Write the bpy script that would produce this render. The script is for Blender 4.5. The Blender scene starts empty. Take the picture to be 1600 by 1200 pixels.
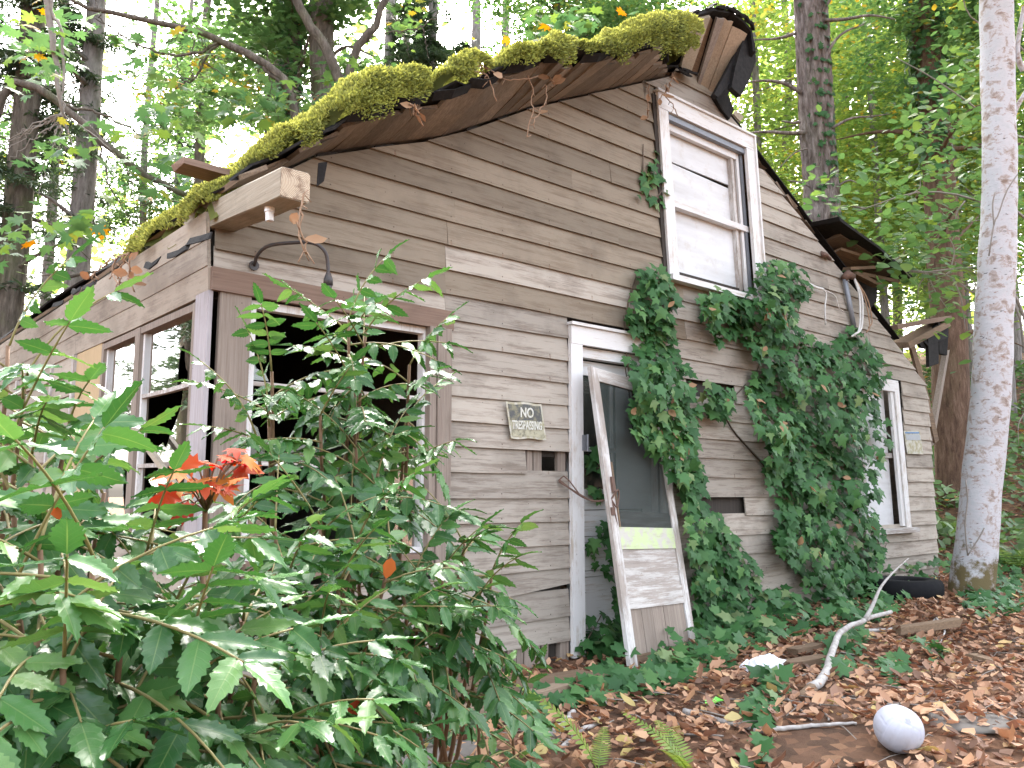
import bpy, math, random
import numpy as np
from mathutils import Vector, Matrix, noise

random.seed(7)
rng = np.random.default_rng(7)
S = bpy.context.scene
COL = S.collection

# ---------------------------------------------------------------- camera, world, sun, exposure
YAW, PITCH, ROLL, FPX = math.radians(49.09), math.radians(7.32), math.radians(.09), 1313.0
CAM = np.array([-1.52, -4.0, 1.12])
_f = np.array([math.cos(YAW) * math.cos(PITCH), math.sin(YAW) * math.cos(PITCH), math.sin(PITCH)])
_r = np.array([math.sin(YAW), -math.cos(YAW), 0.0])
_u = np.cross(_r, _f)
_r, _u = _r * math.cos(ROLL) + _u * math.sin(ROLL), -_r * math.sin(ROLL) + _u * math.cos(ROLL)
cd = bpy.data.cameras.new('camera')
cd.sensor_width = 36.0
cd.lens = 36.0 * FPX / 1600.0
cd.clip_start, cd.clip_end = 0.05, 400.0
cam = bpy.data.objects.new('camera', cd)
COL.objects.link(cam)
cam.matrix_world = Matrix(((_r[0], _u[0], -_f[0], CAM[0]), (_r[1], _u[1], -_f[1], CAM[1]), (_r[2], _u[2], -_f[2], CAM[2]), (0, 0, 0, 1)))
S.camera = cam

SUN_EL, SUN_AZ = math.radians(44), math.radians(52)   # azimuth: direction towards the sun, from +X counter-clockwise
W = bpy.data.worlds.new('World')
S.world = W
W.use_nodes = True
nt = W.node_tree
bg = nt.nodes['Background']
sky = nt.nodes.new('ShaderNodeTexSky')
sky.sky_type = 'NISHITA'
sky.sun_disc = False
sky.sun_elevation = SUN_EL
sky.sun_rotation = math.pi / 2 - SUN_AZ
sky.air_density, sky.dust_density, sky.ozone_density = 1.0, 6.0, 0.6
hsv = nt.nodes.new('ShaderNodeHueSaturation')            # thin overcast: the blue of the sky is mostly veiled
hsv.inputs['Saturation'].default_value = .42
nt.links.new(sky.outputs[0], hsv.inputs['Color'])
nt.links.new(hsv.outputs[0], bg.inputs[0])
bg.inputs[1].default_value = 0.15
sd = bpy.data.lights.new('sun', 'SUN')
sd.energy = .8
sd.angle = math.radians(25)
sd.color = (1.0, .95, .88)
sun = bpy.data.objects.new('sun', sd)
COL.objects.link(sun)
sun.rotation_euler = Vector((-math.cos(SUN_EL) * math.cos(SUN_AZ), -math.cos(SUN_EL) * math.sin(SUN_AZ), -math.sin(SUN_EL))).to_track_quat('-Z', 'Y').to_euler()
S.view_settings.view_transform = 'Standard'
S.view_settings.look = 'None'
S.view_settings.gamma = 1.0
S.view_settings.use_curve_mapping = False
S.view_settings.exposure = 3.35
S.render.engine = 'CYCLES'
S.cycles.max_bounces = 8
S.cycles.transparent_max_bounces = 12
S.cycles.diffuse_bounces = 4
S.cycles.caustics_reflective = S.cycles.caustics_refractive = False
S.cycles.use_denoising = True

# ---------------------------------------------------------------- measuring helpers (photo pixel -> place)
def ray(px, py):
    return _f + _r * ((px - 800) / FPX) + _u * ((600 - py) / FPX)
def onp(axis, val, px, py):                       # the point of a world plane that shows at a pixel
    d = ray(px, py)
    return CAM + d * ((val - CAM[axis]) / d[axis])
def at(px, py, Z):
    return CAM + ray(px, py) * Z

# ---------------------------------------------------------------- object helpers
def lnk(o, parent=None):
    COL.objects.link(o)
    if parent is not None:
        o.parent = parent
    return o
def tag(o, label, cat, group=None):
    o['label'] = label
    o['category'] = cat
    if group:
        o['group'] = group
    return o
def thing(name, label, cat, loc=(0, 0, 0), group=None):
    o = bpy.data.objects.new(name, None)
    o.empty_display_size = .1
    o.location = loc
    lnk(o)
    return tag(o, label, cat, group)
def stuff(o):
    o['kind'] = 'stuff'
    return o
def structure(o):
    o['kind'] = 'structure'
    return o

def npmesh(name, V, F, mats, smooth=False, tint=None, uv=None, mi=None):
    """F: (M,k) array or list of index lists"""
    me = bpy.data.meshes.new(name)
    V = np.asarray(V, dtype=np.float32)
    if isinstance(F, np.ndarray):
        M, k = F.shape
        me.vertices.add(len(V)); me.vertices.foreach_set('co', V.ravel())
        me.loops.add(M * k); me.loops.foreach_set('vertex_index', F.astype(np.int32).ravel())
        me.polygons.add(M); me.polygons.foreach_set('loop_start', np.arange(0, M * k, k, dtype=np.int32))
        try:
            me.polygons.foreach_set('loop_total', np.full(M, k, dtype=np.int32))
        except Exception:
            pass
    else:
        me.from_pydata(V.tolist(), [], [list(map(int, f)) for f in F])
    if not isinstance(mats, (list, tuple)):
        mats = [mats]
    for m in mats:
        me.materials.append(m)
    if mi is not None:
        me.polygons.foreach_set('material_index', np.asarray(mi, dtype=np.int32))
    me.update(calc_edges=True)
    if smooth:
        me.polygons.foreach_set('use_smooth', np.ones(len(me.polygons), dtype=bool))
    if tint is not None:
        a = me.attributes.new('tint', 'FLOAT', 'FACE')
        a.data.foreach_set('value', np.asarray(tint, dtype=np.float32))
    if uv is not None:
        l = me.uv_layers.new(name='UVMap')
        li = np.empty(len(me.loops), dtype=np.int32); me.loops.foreach_get('vertex_index', li)
        l.data.foreach_set('uv', np.asarray(uv, dtype=np.float32)[li].ravel())
    me.validate()
    return me
def obj(name, me, parent=None, loc=None):
    o = bpy.data.objects.new(name, me)
    if loc is not None:
        o.location = loc
    return lnk(o, parent)

class MB:
    """collects simple solids; build() links them as one mesh object"""
    def __init__(s):
        s.V, s.F = [], []
    def add(s, V, F):
        b = len(s.V)
        s.V += [tuple(map(float, v)) for v in V]
        s.F += [[i + b for i in f] for f in F]
        return s
    def box(s, a, b):
        (x0, y0, z0), (x1, y1, z1) = a, b
        return s.add([(x0, y0, z0), (x1, y0, z0), (x1, y1, z0), (x0, y1, z0), (x0, y0, z1), (x1, y0, z1), (x1, y1, z1), (x0, y1, z1)],
                     [(0, 3, 2, 1), (4, 5, 6, 7), (0, 1, 5, 4), (1, 2, 6, 5), (2, 3, 7, 6), (3, 0, 4, 7)])
    def plank(s, pts, wv, tv, rag=0.0, wob=0.0, bev=0.0):
        """a board along a polyline; wv, tv: full width and thickness vectors"""
        pts = [np.array(p, float) for p in pts]
        wv, tv = np.array(wv, float), np.array(tv, float)
        al = pts[-1] - pts[0]; al /= np.linalg.norm(al)
        V = []
        for i, p in enumerate(pts):
            end = i in (0, len(pts) - 1)
            q = p + wv * random.uniform(-wob, wob)
            for (a, b) in ((-.5, -.5), (.5, -.5), (.5, .5), (-.5, .5)):
                V.append(q + wv * a + tv * b + (al * random.uniform(-rag, rag) if end else 0))
        F = []
        for i in range(len(pts) - 1):
            for k in range(4):
                F.append((4 * i + k, 4 * i + (k + 1) % 4, 4 * i + 4 + (k + 1) % 4, 4 * i + 4 + k))
        e = 4 * (len(pts) - 1)
        F += [(3, 2, 1, 0), (e, e + 1, e + 2, e + 3)]
        return s.add(V, F)
    def tube(s, pts, r, n=7, cap=True):
        pts = [np.array(p, float) for p in pts]
        if np.isscalar(r):
            r = [r] * len(pts)
        V, F = [], []
        ref = np.array([.31, .23, .92])
        for i, p in enumerate(pts):
            t = pts[min(i + 1, len(pts) - 1)] - pts[max(i - 1, 0)]
            t = t / (np.linalg.norm(t) + 1e-9)
            if i == 0:
                a = np.cross(t, ref if abs(t @ ref) < .93 else np.array([1., 0, 0]))
            else:
                a = a - t * (a @ t)
            a = a / (np.linalg.norm(a) + 1e-9)
            b = np.cross(t, a)
            for k in range(n):
                w = 2 * math.pi * k / n
                V.append(p + (a * math.cos(w) + b * math.sin(w)) * r[i])
        for i in range(len(pts) - 1):
            for k in range(n):
                F.append((i * n + k, i * n + (k + 1) % n, (i + 1) * n + (k + 1) % n, (i + 1) * n + k))
        if cap:
            F.append(list(range(n))[::-1]); F.append([(len(pts) - 1) * n + k for k in range(n)])
        return s.add(V, F)
    def plate(s, pts, tv):
        """an outline (any polygon) with thickness vector tv"""
        n = len(pts)
        tv = np.array(tv, float)
        V = [np.array(p, float) for p in pts] + [np.array(p, float) + tv for p in pts]
        F = [list(range(n))[::-1], list(range(n, 2 * n))]
        F += [(i, (i + 1) % n, n + (i + 1) % n, n + i) for i in range(n)]
        return s.add(V, F)
    def mesh(s, name, m, smooth=False):
        return npmesh(name, s.V, s.F, m, smooth)
    def build(s, name, m, parent=None, smooth=False, loc=None):
        return obj(name, s.mesh(name, m, smooth), parent, loc)

def spline(pts, n):
    """Catmull-Rom through points"""
    P = [np.array(p, float) for p in pts]
    P = [2 * P[0] - P[1]] + P + [2 * P[-1] - P[-2]]
    out = []
    segs = len(P) - 3
    for i in range(n):
        t = i / (n - 1) * segs
        k = min(int(t), segs - 1); t -= k
        a, b, c, d = P[k:k + 4]
        out.append(.5 * (2 * b + (c - a) * t + (2 * a - 5 * b + 4 * c - d) * t * t + (3 * b - a - 3 * c + d) * t ** 3))
    return out

# ---------------------------------------------------------------- materials
class N:
    def __init__(s, name):
        s.m = bpy.data.materials.new(name)
        s.m.use_nodes = True
        s.t = s.m.node_tree
        s.t.nodes.clear()
        s.out = s.t.nodes.new('ShaderNodeOutputMaterial')
    def n(s, typ, ins=None, **kw):
        nd = s.t.nodes.new('ShaderNode' + typ)
        for k, v in kw.items():
            setattr(nd, k, v)
        for k, v in (ins or {}).items():
            s.set(nd.inputs[k], v)
        return nd
    def set(s, sock, v):
        if isinstance(v, bpy.types.NodeSocket):
            s.t.links.new(v, sock)
        elif isinstance(v, bpy.types.Node):
            s.t.links.new(v.outputs[0], sock)
        else:
            if sock.type == 'RGBA' and len(v) == 3:
                v = (*v, 1)
            sock.default_value = v
    def math(s, op, a, b=0.0, c=False):
        nd = s.n('Math', operation=op, use_clamp=c)
        s.set(nd.inputs[0], a); s.set(nd.inputs[1], b)
        return nd.outputs[0]
    def mix(s, f, a, b, mode='MIX'):
        nd = s.n('Mix', data_type='RGBA', blend_type=mode)
        s.set(nd.inputs[0], f); s.set(nd.inputs[6], a); s.set(nd.inputs[7], b)
        return nd.outputs[2]
    def ramp(s, f, stops, interp='LINEAR'):
        nd = s.n('ValToRGB')
        cr = nd.color_ramp
        cr.interpolation = interp
        while len(cr.elements) < len(stops):
            cr.elements.new(.5)
        for e, (p, c) in zip(cr.elements, stops):
            e.position = p
            e.color = (*c, 1) if len(c) == 3 else c
        s.set(nd.inputs[0], f)
        return nd.outputs[0]
    def step(s, f, lo, hi):
        return s.ramp(f, [(lo, (0, 0, 0)), (hi, (1, 1, 1))])
    def noise(s, vec, scale, detail=4, rough=.6, dist=0.0):
        return s.n('TexNoise', {'Vector': vec, 'Scale': scale, 'Detail': detail, 'Roughness': rough, 'Distortion': dist}).outputs['Fac']
    def obj_vec(s, scale=(1, 1, 1), rand=True):
        tc = s.n('TexCoord').outputs['Object']
        if rand:
            oi = s.n('ObjectInfo').outputs['Random']
            k = s.n('CombineXYZ', {0: s.math('MULTIPLY', oi, 37.3), 1: s.math('MULTIPLY', oi, 91.7), 2: s.math('MULTIPLY', oi, 53.1)})
            tc = s.n('VectorMath', {0: tc, 1: k}, operation='ADD').outputs[0]
        return s.n('VectorMath', {0: tc, 1: scale}, operation='MULTIPLY').outputs[0]
    def bsdf(s, col, rough=.8, bump=None, bstr=.3, bdist=.01, spec=.3, **kw):
        b = s.n('BsdfPrincipled')
        s.set(b.inputs['Base Color'], col)
        s.set(b.inputs['Roughness'], rough)
        b.inputs['Specular IOR Level'].default_value = spec
        for k, v in kw.items():
            s.set(b.inputs[k.replace('_', ' ')], v)
        if bump is not None:
            bn = s.n('Bump', {'Strength': bstr, 'Distance': bdist, 'Height': bump})
            s.t.links.new(bn.outputs[0], b.inputs['Normal'])
        return b
    def done(s, sh):
        s.t.links.new(sh.outputs[0] if isinstance(sh, bpy.types.Node) else sh, s.out.inputs[0])
        return s.m

def wood(name, c1, c2, axis=0, dark=(.05, .035, .025), stain=.35, var=.25, paint=None, pamt=.5, rough=.85, moss=0.0, nails=False):
    """weathered timber with grain along an axis; paint: colour of old flaking paint"""
    k = N(name)
    g = [30.0, 30.0, 30.0]; g[axis] = .8
    v = k.obj_vec(tuple(g))
    gr = k.noise(v, 3.0, 7, .7, .25)
    fine = [120.0, 120.0, 120.0]; fine[axis] = 3.0
    fg = k.noise(k.obj_vec(tuple(fine)), 2.0, 3, .6)
    col = k.mix(k.step(gr, .3, .72), c1, c2)
    col = k.mix(k.math('MULTIPLY', k.step(fg, .55, .78), .32), col, dark)
    if paint:
        pm = k.noise(k.obj_vec((3.5, 3.5, 1.2) if axis == 2 else (3.5, 1.2, 3.5) if axis else (1.1, 11, 11)), 2.2, 8, .75)
        pm = k.math('ADD', pm, k.math('MULTIPLY', k.math('SUBTRACT', gr, .5), .35))
        col = k.mix(k.step(pm, pamt - .07, pamt + .06), col, paint)
    big = k.noise(k.obj_vec((1, 1, 1)), 2.3, 5, .6)
    col = k.mix(k.math('MULTIPLY', k.step(big, .5, .78), stain), col, dark)
    sp = k.n('TexVoronoi', {'Vector': k.obj_vec((1, 1, 1)), 'Scale': 14.0}, feature='F1').outputs['Distance']
    col = k.mix(k.math('MULTIPLY', k.math('LESS_THAN', sp, .045), .75), col, dark)
    if nails:
        ob = k.n('SeparateXYZ', {0: k.n('TexCoord').outputs['Object']})
        fx = k.math('ABSOLUTE', k.math('SUBTRACT', k.math('FRACT', k.math('MULTIPLY', ob.outputs[0], 1 / .41)), .5))
        fz = k.math('FRACT', k.math('DIVIDE', k.math('SUBTRACT', ob.outputs[2], .17), .152))
        head = k.math('MULTIPLY', k.math('LESS_THAN', fx, .0105), k.math('MULTIPLY', k.math('GREATER_THAN', fz, .15), k.math('LESS_THAN', fz, .205)))
        run = k.math('MULTIPLY', k.math('LESS_THAN', fx, .016), k.math('LESS_THAN', fz, .15))
        rn = k.math('MULTIPLY', k.step(k.noise(k.obj_vec((1, 1, 1)), 3.5, 3), .5, .62), .5)
        col = k.mix(k.math('MULTIPLY', run, rn), col, (.16, .085, .05))
        col = k.mix(k.math('MULTIPLY', head, .75), col, (.06, .04, .03))
    if moss:
        mm = k.noise(k.obj_vec((1, 1, 1), False), 3.0, 5, .6)
        col = k.mix(k.math('MULTIPLY', k.step(mm, .5, .68), moss), col, (.10, .13, .03))
    br = k.math('ADD', 1 - var / 2, k.math('MULTIPLY', k.n('ObjectInfo').outputs['Random'], var))
    hs = k.n('HueSaturation', {'Color': col, 'Value': br, 'Saturation': 1.0})
    h = k.math('ADD', gr, k.math('MULTIPLY', fg, .4))
    return k.done(k.bsdf(hs.outputs[0], rough, h, .35, .004, .2))

SID = (.36, .31, .255); SID2 = (.27, .225, .18)
M = {}
M['siding'] = wood('weathered_siding', (.195, .16, .13), (.275, .232, .19), 0, paint=(.335, .295, .247), pamt=.46, stain=.5, var=.36, nails=True)
M['siding_brown_shade'] = wood('eave_shade_brown_siding', (.155, .12, .085), (.205, .163, .12), 0, paint=(.222, .182, .136), pamt=.47, stain=.45, var=.34, nails=True)  # brown upper-left siding with the shade under the eave put into its colour
M['siding_y'] = wood('weathered_siding_side', (.22, .18, .145), (.30, .25, .20), 1, paint=(.33, .28, .225), pamt=.47, stain=.4, var=.25)
M['brown_x'] = wood('brown_board', (.16, .105, .08), (.26, .18, .135), 0)
M['brown_z'] = wood('brown_post', (.17, .13, .105), (.31, .26, .215), 2, var=.2)
M['grey_z'] = wood('grey_post', (.27, .24, .24), (.40, .37, .38), 2, var=.15)
M['brown_y'] = wood('brown_roof_board', (.13, .10, .075), (.27, .21, .155), 1, stain=.6, var=.6)
M['pale_y'] = wood('pale_beam', (.27, .225, .165), (.42, .365, .285), 1, stain=.5)
M['pale_brown'] = wood('pale_split_board', (.24, .17, .11), (.40, .31, .22), 2, stain=.4, var=.3)
M['split_x'] = wood('pale_split_beam', (.20, .14, .095), (.34, .26, .185), 0, stain=.5, var=.3)
M['rot'] = wood('rotten_wood', (.11, .075, .05), (.24, .16, .10), 0, stain=.5, var=.4)
M['trim'] = wood('old_white_trim', (.42, .36, .30), (.55, .48, .42), 2, paint=(.64, .625, .61), pamt=.41, stain=.14, var=.06, rough=.6)
M['trim_x'] = wood('old_white_trim_flat', (.42, .36, .30), (.55, .48, .42), 0, paint=(.62, .605, .59), pamt=.41, stain=.16, var=.06, rough=.6)
M['worn'] = wood('worn_white_wood', (.28, .24, .21), (.40, .35, .31), 2, paint=(.54, .52, .50), pamt=.52, stain=.3, var=.1)
M['worn_x'] = wood('worn_white_rail', (.28, .24, .21), (.40, .35, .31), 0, paint=(.50, .475, .445), pamt=.53, stain=.3, var=.1, moss=.0)
M['ply'] = wood('tan_plywood', (.38, .27, .15), (.47, .35, .21), 2, stain=.2, var=.05)
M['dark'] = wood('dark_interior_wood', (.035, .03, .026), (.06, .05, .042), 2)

def lichen_trim():
    k = N('greenish_painted_rail')
    a = k.noise(k.obj_vec((1, 1, 1), False), 9, 6, .7)
    col = k.mix(k.step(a, .42, .52), (.46, .43, .39), (.46, .53, .29))
    b = k.noise(k.obj_vec((3, 20, 20)), 3, 5, .6)
    col = k.mix(k.math('MULTIPLY', k.step(b, .55, .7), .5), col, (.3, .25, .2))
    return k.done(k.bsdf(col, .7, b, .3, .003))
M['lichen'] = lichen_trim()
def blind():
    k = N('white_boarding')
    a = k.noise(k.obj_vec((.7, 1, 5)), 2, 6, .65)
    b = k.noise(k.obj_vec((1, 1, 1)), 9, 5, .7)
    col = k.mix(k.step(a, .4, .7), (.60, .60, .60), (.49, .48, .47))
    col = k.mix(k.math('MULTIPLY', k.step(b, .54, .75), .55), col, (.42, .36, .29))
    return k.done(k.bsdf(col, .6, a, .2, .01))
M['blind'] = blind()
def simple(name, col, rough=.7, nscale=20, amt=.3, dark=(.03, .03, .03), metal=0.0, bump=.2, spec=.4):
    k = N(name)
    a = k.noise(k.obj_vec(), nscale, 5, .65)
    c = k.mix(k.math('MULTIPLY', k.step(a, .42, .75), amt), col, dark)
    return k.done(k.bsdf(c, rough, a, bump, .004, spec, Metallic=metal))
M['felt'] = simple('black_roofing_felt', (.016, .015, .015), .85, 30, .4, (.05, .045, .04), bump=.5, spec=.12)
M['iron'] = simple('dark_iron', (.045, .042, .042), .55, 30, .4, (.10, .05, .03))
M['rust'] = simple('rusty_wire', (.13, .075, .055), .8, 40, .5, (.05, .03, .025))
M['zinc'] = simple('grey_conduit', (.20, .21, .23), .5, 25, .3, (.1, .1, .1), metal=.3)
M['cable'] = simple('pale_cable', (.55, .53, .50), .6, 20, .3)
M['porcelain'] = simple('white_porcelain', (.75, .74, .73), .3, 15, .15, (.3, .3, .3), bump=.02)
M['plastic'] = simple('white_plastic', (.78, .80, .84), .35, 12, .1, (.5, .5, .5), bump=.05)
M['lime'] = simple('bright_green_plastic', (.18, .72, .10), .4, 10, .1)
M['rubber'] = simple('black_rubber', (.008, .008, .009), .8, 30, .3, (.02, .019, .018), spec=.15)
M['stone'] = simple('grey_stone', (.13, .115, .10), .9, 7, .5, (.10, .09, .07), bump=.6)
M['twig'] = simple('brown_stem', (.17, .095, .05), .7, 30, .4, (.07, .045, .03))
M['greystem'] = simple('grey_twig', (.24, .21, .18), .8, 30, .5, (.08, .07, .06))
M['whitetwig'] = simple('pale_bark_twig', (.40, .375, .35), .8, 26, .8, (.13, .10, .08), bump=.4)
M['vinestem'] = simple('ivy_stem', (.12, .085, .06), .85, 30, .4)
M['tan'] = simple('tan_vine', (.30, .19, .12), .8, 30, .4, (.12, .08, .05))
def glass():
    k = N('dusty_window_glass')
    fr = k.n('Fresnel', {'IOR': 1.75})
    d = k.noise(k.obj_vec((1.5, 1.5, .5)), 5, 6, .7)
    gl = k.n('BsdfGlossy', {'Roughness': .02, 'Color': (1, 1, 1)})
    tr = k.n('BsdfTransparent', {'Color': (.82, .86, .82)})
    df = k.n('BsdfDiffuse', {'Color': (.42, .43, .36)})
    a = k.n('MixShader', {0: k.math('ADD', .03, k.math('MULTIPLY', k.step(d, .35, .75), .22)), 1: tr.outputs[0], 2: df.outputs[0]})
    b = k.n('MixShader', {0: fr.outputs[0], 1: a.outputs[0], 2: gl.outputs[0]})
    return k.done(b)
M['glass'] = glass()
def screen():
    k = N('fine_wire_screen')
    df = k.n('BsdfDiffuse', {'Color': (.055, .065, .06)})
    tr = k.n('BsdfTransparent', {'Color': (1, 1, 1)})
    return k.done(k.n('MixShader', {0: .5, 1: tr.outputs[0], 2: df.outputs[0]}))
M['screen'] = screen()

def leaf(name, stops, rough=.5, trans=.35, tcol=None, src='tint', spec=.4, veins=False, bend=.0):
    """leaf: colour by per-face 'tint' or per-object random; some light passes through"""
    k = N(name)
    if src == 'tint':
        f = k.n('Attribute', attribute_name='tint').outputs['Fac']
    else:
        f = k.n('ObjectInfo').outputs['Random']
    col = k.ramp(f, stops)
    nz = k.noise(k.obj_vec(), 45 if src == 'tint' else 60, 3, .6)
    col = k.mix(k.math('MULTIPLY', nz, .30), col, (.03, .05, .012) if not tcol or len(tcol) == 3 else col)
    bump = None
    if veins:
        uv = k.n('TexCoord').outputs['UV']
        sp = k.n('SeparateXYZ', {0: uv})
        au = k.math('ABSOLUTE', sp.outputs[0])
        mid = k.math('LESS_THAN', au, .05)
        w = k.math('SINE', k.math('MULTIPLY', k.math('SUBTRACT', sp.outputs[1], k.math('MULTIPLY', au, .16)), 46.0))
        lv = k.step(w, .78, 1.0)
        vm = k.math('MAXIMUM', k.math('MULTIPLY', mid, .32), k.math('MULTIPLY', lv, .05))
        col = k.mix(vm, col, (.20, .27, .09))
        bump = k.math('ADD', k.math('MULTIPLY', lv, .5), k.math('MULTIPLY', nz, .4))
    b = k.bsdf(col, rough, bump, .14, .003, spec)
    tcv = k.n('HueSaturation', {'Color': col, 'Hue': .48, 'Saturation': 1.15, 'Value': 1.9})
    t = k.n('BsdfTranslucent', {'Color': tcv.outputs[0]})
    return k.done(k.n('MixShader', {0: trans, 1: b.outputs[0], 2: t.outputs[0]}))
M['mahonia'] = leaf('glossy_holly_leaf', [(0, (.020, .080, .022)), (.45, (.042, .13, .035)), (.8, (.072, .185, .05)), (1, (.13, .24, .07))], .27, .18, src='obj', spec=.38, veins=True)
M['mahonia_red'] = leaf('red_autumn_leaf', [(0, (.27, .032, .012)), (.6, (.35, .075, .02)), (1, (.35, .16, .03))], .6, .35, spec=.06, src='obj', tcol=(1, 1, 1, 1))
M['ivy'] = leaf('ivy_leaf', [(0, (.024, .085, .024)), (.6, (.050, .145, .042)), (.9, (.095, .205, .06)), (1, (.19, .26, .10))], .5, .18, src='obj', spec=.22)
M['ivy_t'] = leaf('ivy_leaf_mass', [(0, (.020, .075, .022)), (.6, (.044, .13, .038)), (.9, (.08, .18, .052)), (1, (.16, .22, .09))], .5, .18, spec=.22)
M['maple'] = leaf('maple_leaf', [(0, (.05, .11, .04)), (.6, (.085, .165, .06)), (.94, (.14, .21, .06)), (1, (.30, .24, .05))], .5, .45)
M['maple_o'] = leaf('maple_leaf_near', [(0, (.05, .12, .05)), (.6, (.08, .16, .06)), (.93, (.13, .21, .05)), (1, (.45, .22, .04))], .45, .42, src='obj')
M['hazel_o'] = leaf('hazel_leaf_near', [(0, (.06, .13, .045)), (.6, (.10, .19, .07)), (1, (.17, .25, .06))], .45, .42, src='obj')
M['yellowleaf'] = leaf('sunlit_leaf', [(0, (.11, .20, .06)), (.5, (.19, .28, .085)), (.88, (.30, .36, .10)), (1, (.46, .39, .09))], .5, .5)
M['fir'] = leaf('fir_needles', [(0, (.022, .045, .024)), (.7, (.045, .075, .038)), (1, (.075, .10, .05))], .6, .2)
M['under'] = leaf('undergrowth_leaf', [(0, (.045, .10, .03)), (.6, (.085, .165, .045)), (.93, (.14, .22, .06)), (1, (.32, .18, .06))], .5, .3)
M['fern'] = leaf('fern_frond', [(0, (.13, .22, .04)), (1, (.24, .32, .06))], .5, .4)
M['litter'] = leaf('fallen_leaf', [(0, (.08, .045, .03)), (.3, (.19, .10, .058)), (.55, (.36, .195, .11)), (.8, (.47, .29, .175)), (.93, (.47, .33, .13)), (1, (.22, .22, .07))], .65, .15, tcol=(1, 1, 1, 1))
M['litter_brown'] = leaf('brown_fallen_leaf', [(0, (.17, .09, .055)), (1, (.32, .18, .11))], .6, .12, src='obj', tcol=(1, 1, 1, 1))
M['litter_orange'] = leaf('orange_fallen_leaf', [(0, (.36, .18, .085)), (1, (.48, .29, .165))], .6, .12, src='obj', tcol=(1, 1, 1, 1))
M['litter_yellow'] = leaf('yellow_fallen_leaf', [(0, (.36, .27, .09)), (1, (.42, .34, .14))], .6, .15, src='obj', tcol=(1, 1, 1, 1))
M['moss'] = leaf('yellow_green_moss', [(0, (.09, .10, .035)), (.45, (.30, .325, .09)), (.85, (.43, .445, .155)), (1, (.36, .27, .13))], .9, .35, spec=.1)
M['drygrass'] = leaf('dry_brown_leaf', [(0, (.22, .12, .06)), (1, (.36, .22, .12))], .7, .2, src='obj', tcol=(1, 1, 1, 1))

def bark(name, c1, c2, c3, sc=(5, 5, 1.1), moss=.3):
    k = N(name)
    a = k.noise(k.obj_vec(sc, False), 3.5, 7, .7, .3)
    col = k.ramp(a, [(.3, c1), (.52, c2), (.75, c3)])
    b = k.noise(k.obj_vec((1, 1, .5), False), 2.2, 5, .6)
    col = k.mix(k.math('MULTIPLY', k.step(b, .5, .66), moss), col, (.07, .095, .025))
    return k.done(k.bsdf(col, .9, a, .9, .04, .1))
M['firbark'] = bark('furrowed_fir_bark', (.05, .035, .03), (.20, .165, .15), (.40, .35, .33), moss=.15)
M['bark'] = bark('dark_mossy_bark', (.05, .042, .034), (.12, .10, .08), (.22, .19, .155), moss=.5)
M['greybark'] = bark('grey_far_bark', (.10, .09, .08), (.22, .195, .18), (.34, .31, .29), moss=.3)
M['redbark'] = bark('reddish_bark', (.05, .03, .022), (.13, .08, .055), (.22, .15, .11), moss=.2)
def birch():
    k = N('pale_blotched_bark')
    v = k.obj_vec((1, 1, 1), False)
    a = k.noise(k.obj_vec((1, 1, 1.3), False), 8.5, 7, .68, .4)
    col = k.ramp(a, [(.33, (.21, .15, .12)), (.43, (.36, .31, .285)), (.49, (.47, .455, .47)), (.70, (.40, .41, .42))])
    b = k.noise(k.obj_vec((5, 5, 16), False), 2.6, 5, .7)
    col = k.mix(k.math('MULTIPLY', k.step(b, .60, .66), .85), col, (.26, .15, .11))
    c = k.noise(k.obj_vec((6, 6, 22), False), 2.0, 3, .6)
    col = k.mix(k.math('MULTIPLY', k.step(c, .66, .70), .85), col, (.05, .04, .035))
    z = k.n('SeparateXYZ', {0: k.n('TexCoord').outputs['Object']}).outputs[2]
    d = k.math('SUBTRACT', k.noise(k.obj_vec((1, 1, 1), False), 6.0, 6, .7), k.math('MULTIPLY', z, .55))
    col = k.mix(k.step(d, .28, .40), col, (.13, .10, .045))
    return k.done(k.bsdf(col, .75, k.math('ADD', a, b), .5, .01, .25))
M['birch'] = birch()
def soil():
    k = N('forest_floor')
    v = k.obj_vec((1, 1, 1), False)
    a = k.noise(v, 9, 8, .75)
    b = k.noise(v, 1.2, 5, .6)
    c = k.n('TexVoronoi', {'Vector': v, 'Scale': 17.0, 'Randomness': 1.0}, feature='F1')
    col = k.ramp(a, [(.3, (.04, .027, .019)), (.5, (.11, .067, .045)), (.7, (.20, .12, .078))])
    col = k.mix(k.math('MULTIPLY', k.step(b, .45, .6), .3), col, (.12, .085, .06))
    cc = k.n('SeparateXYZ', {0: c.outputs['Color']}).outputs[0]
    col = k.mix(.45, col, k.ramp(cc, [(0, (.03, .018, .012)), (.5, (.12, .06, .035)), (.85, (.26, .13, .07)), (1, (.36, .2, .11))]))
    return k.done(k.bsdf(col, .95, a, .8, .03, .1))
M['soil'] = soil()

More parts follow.
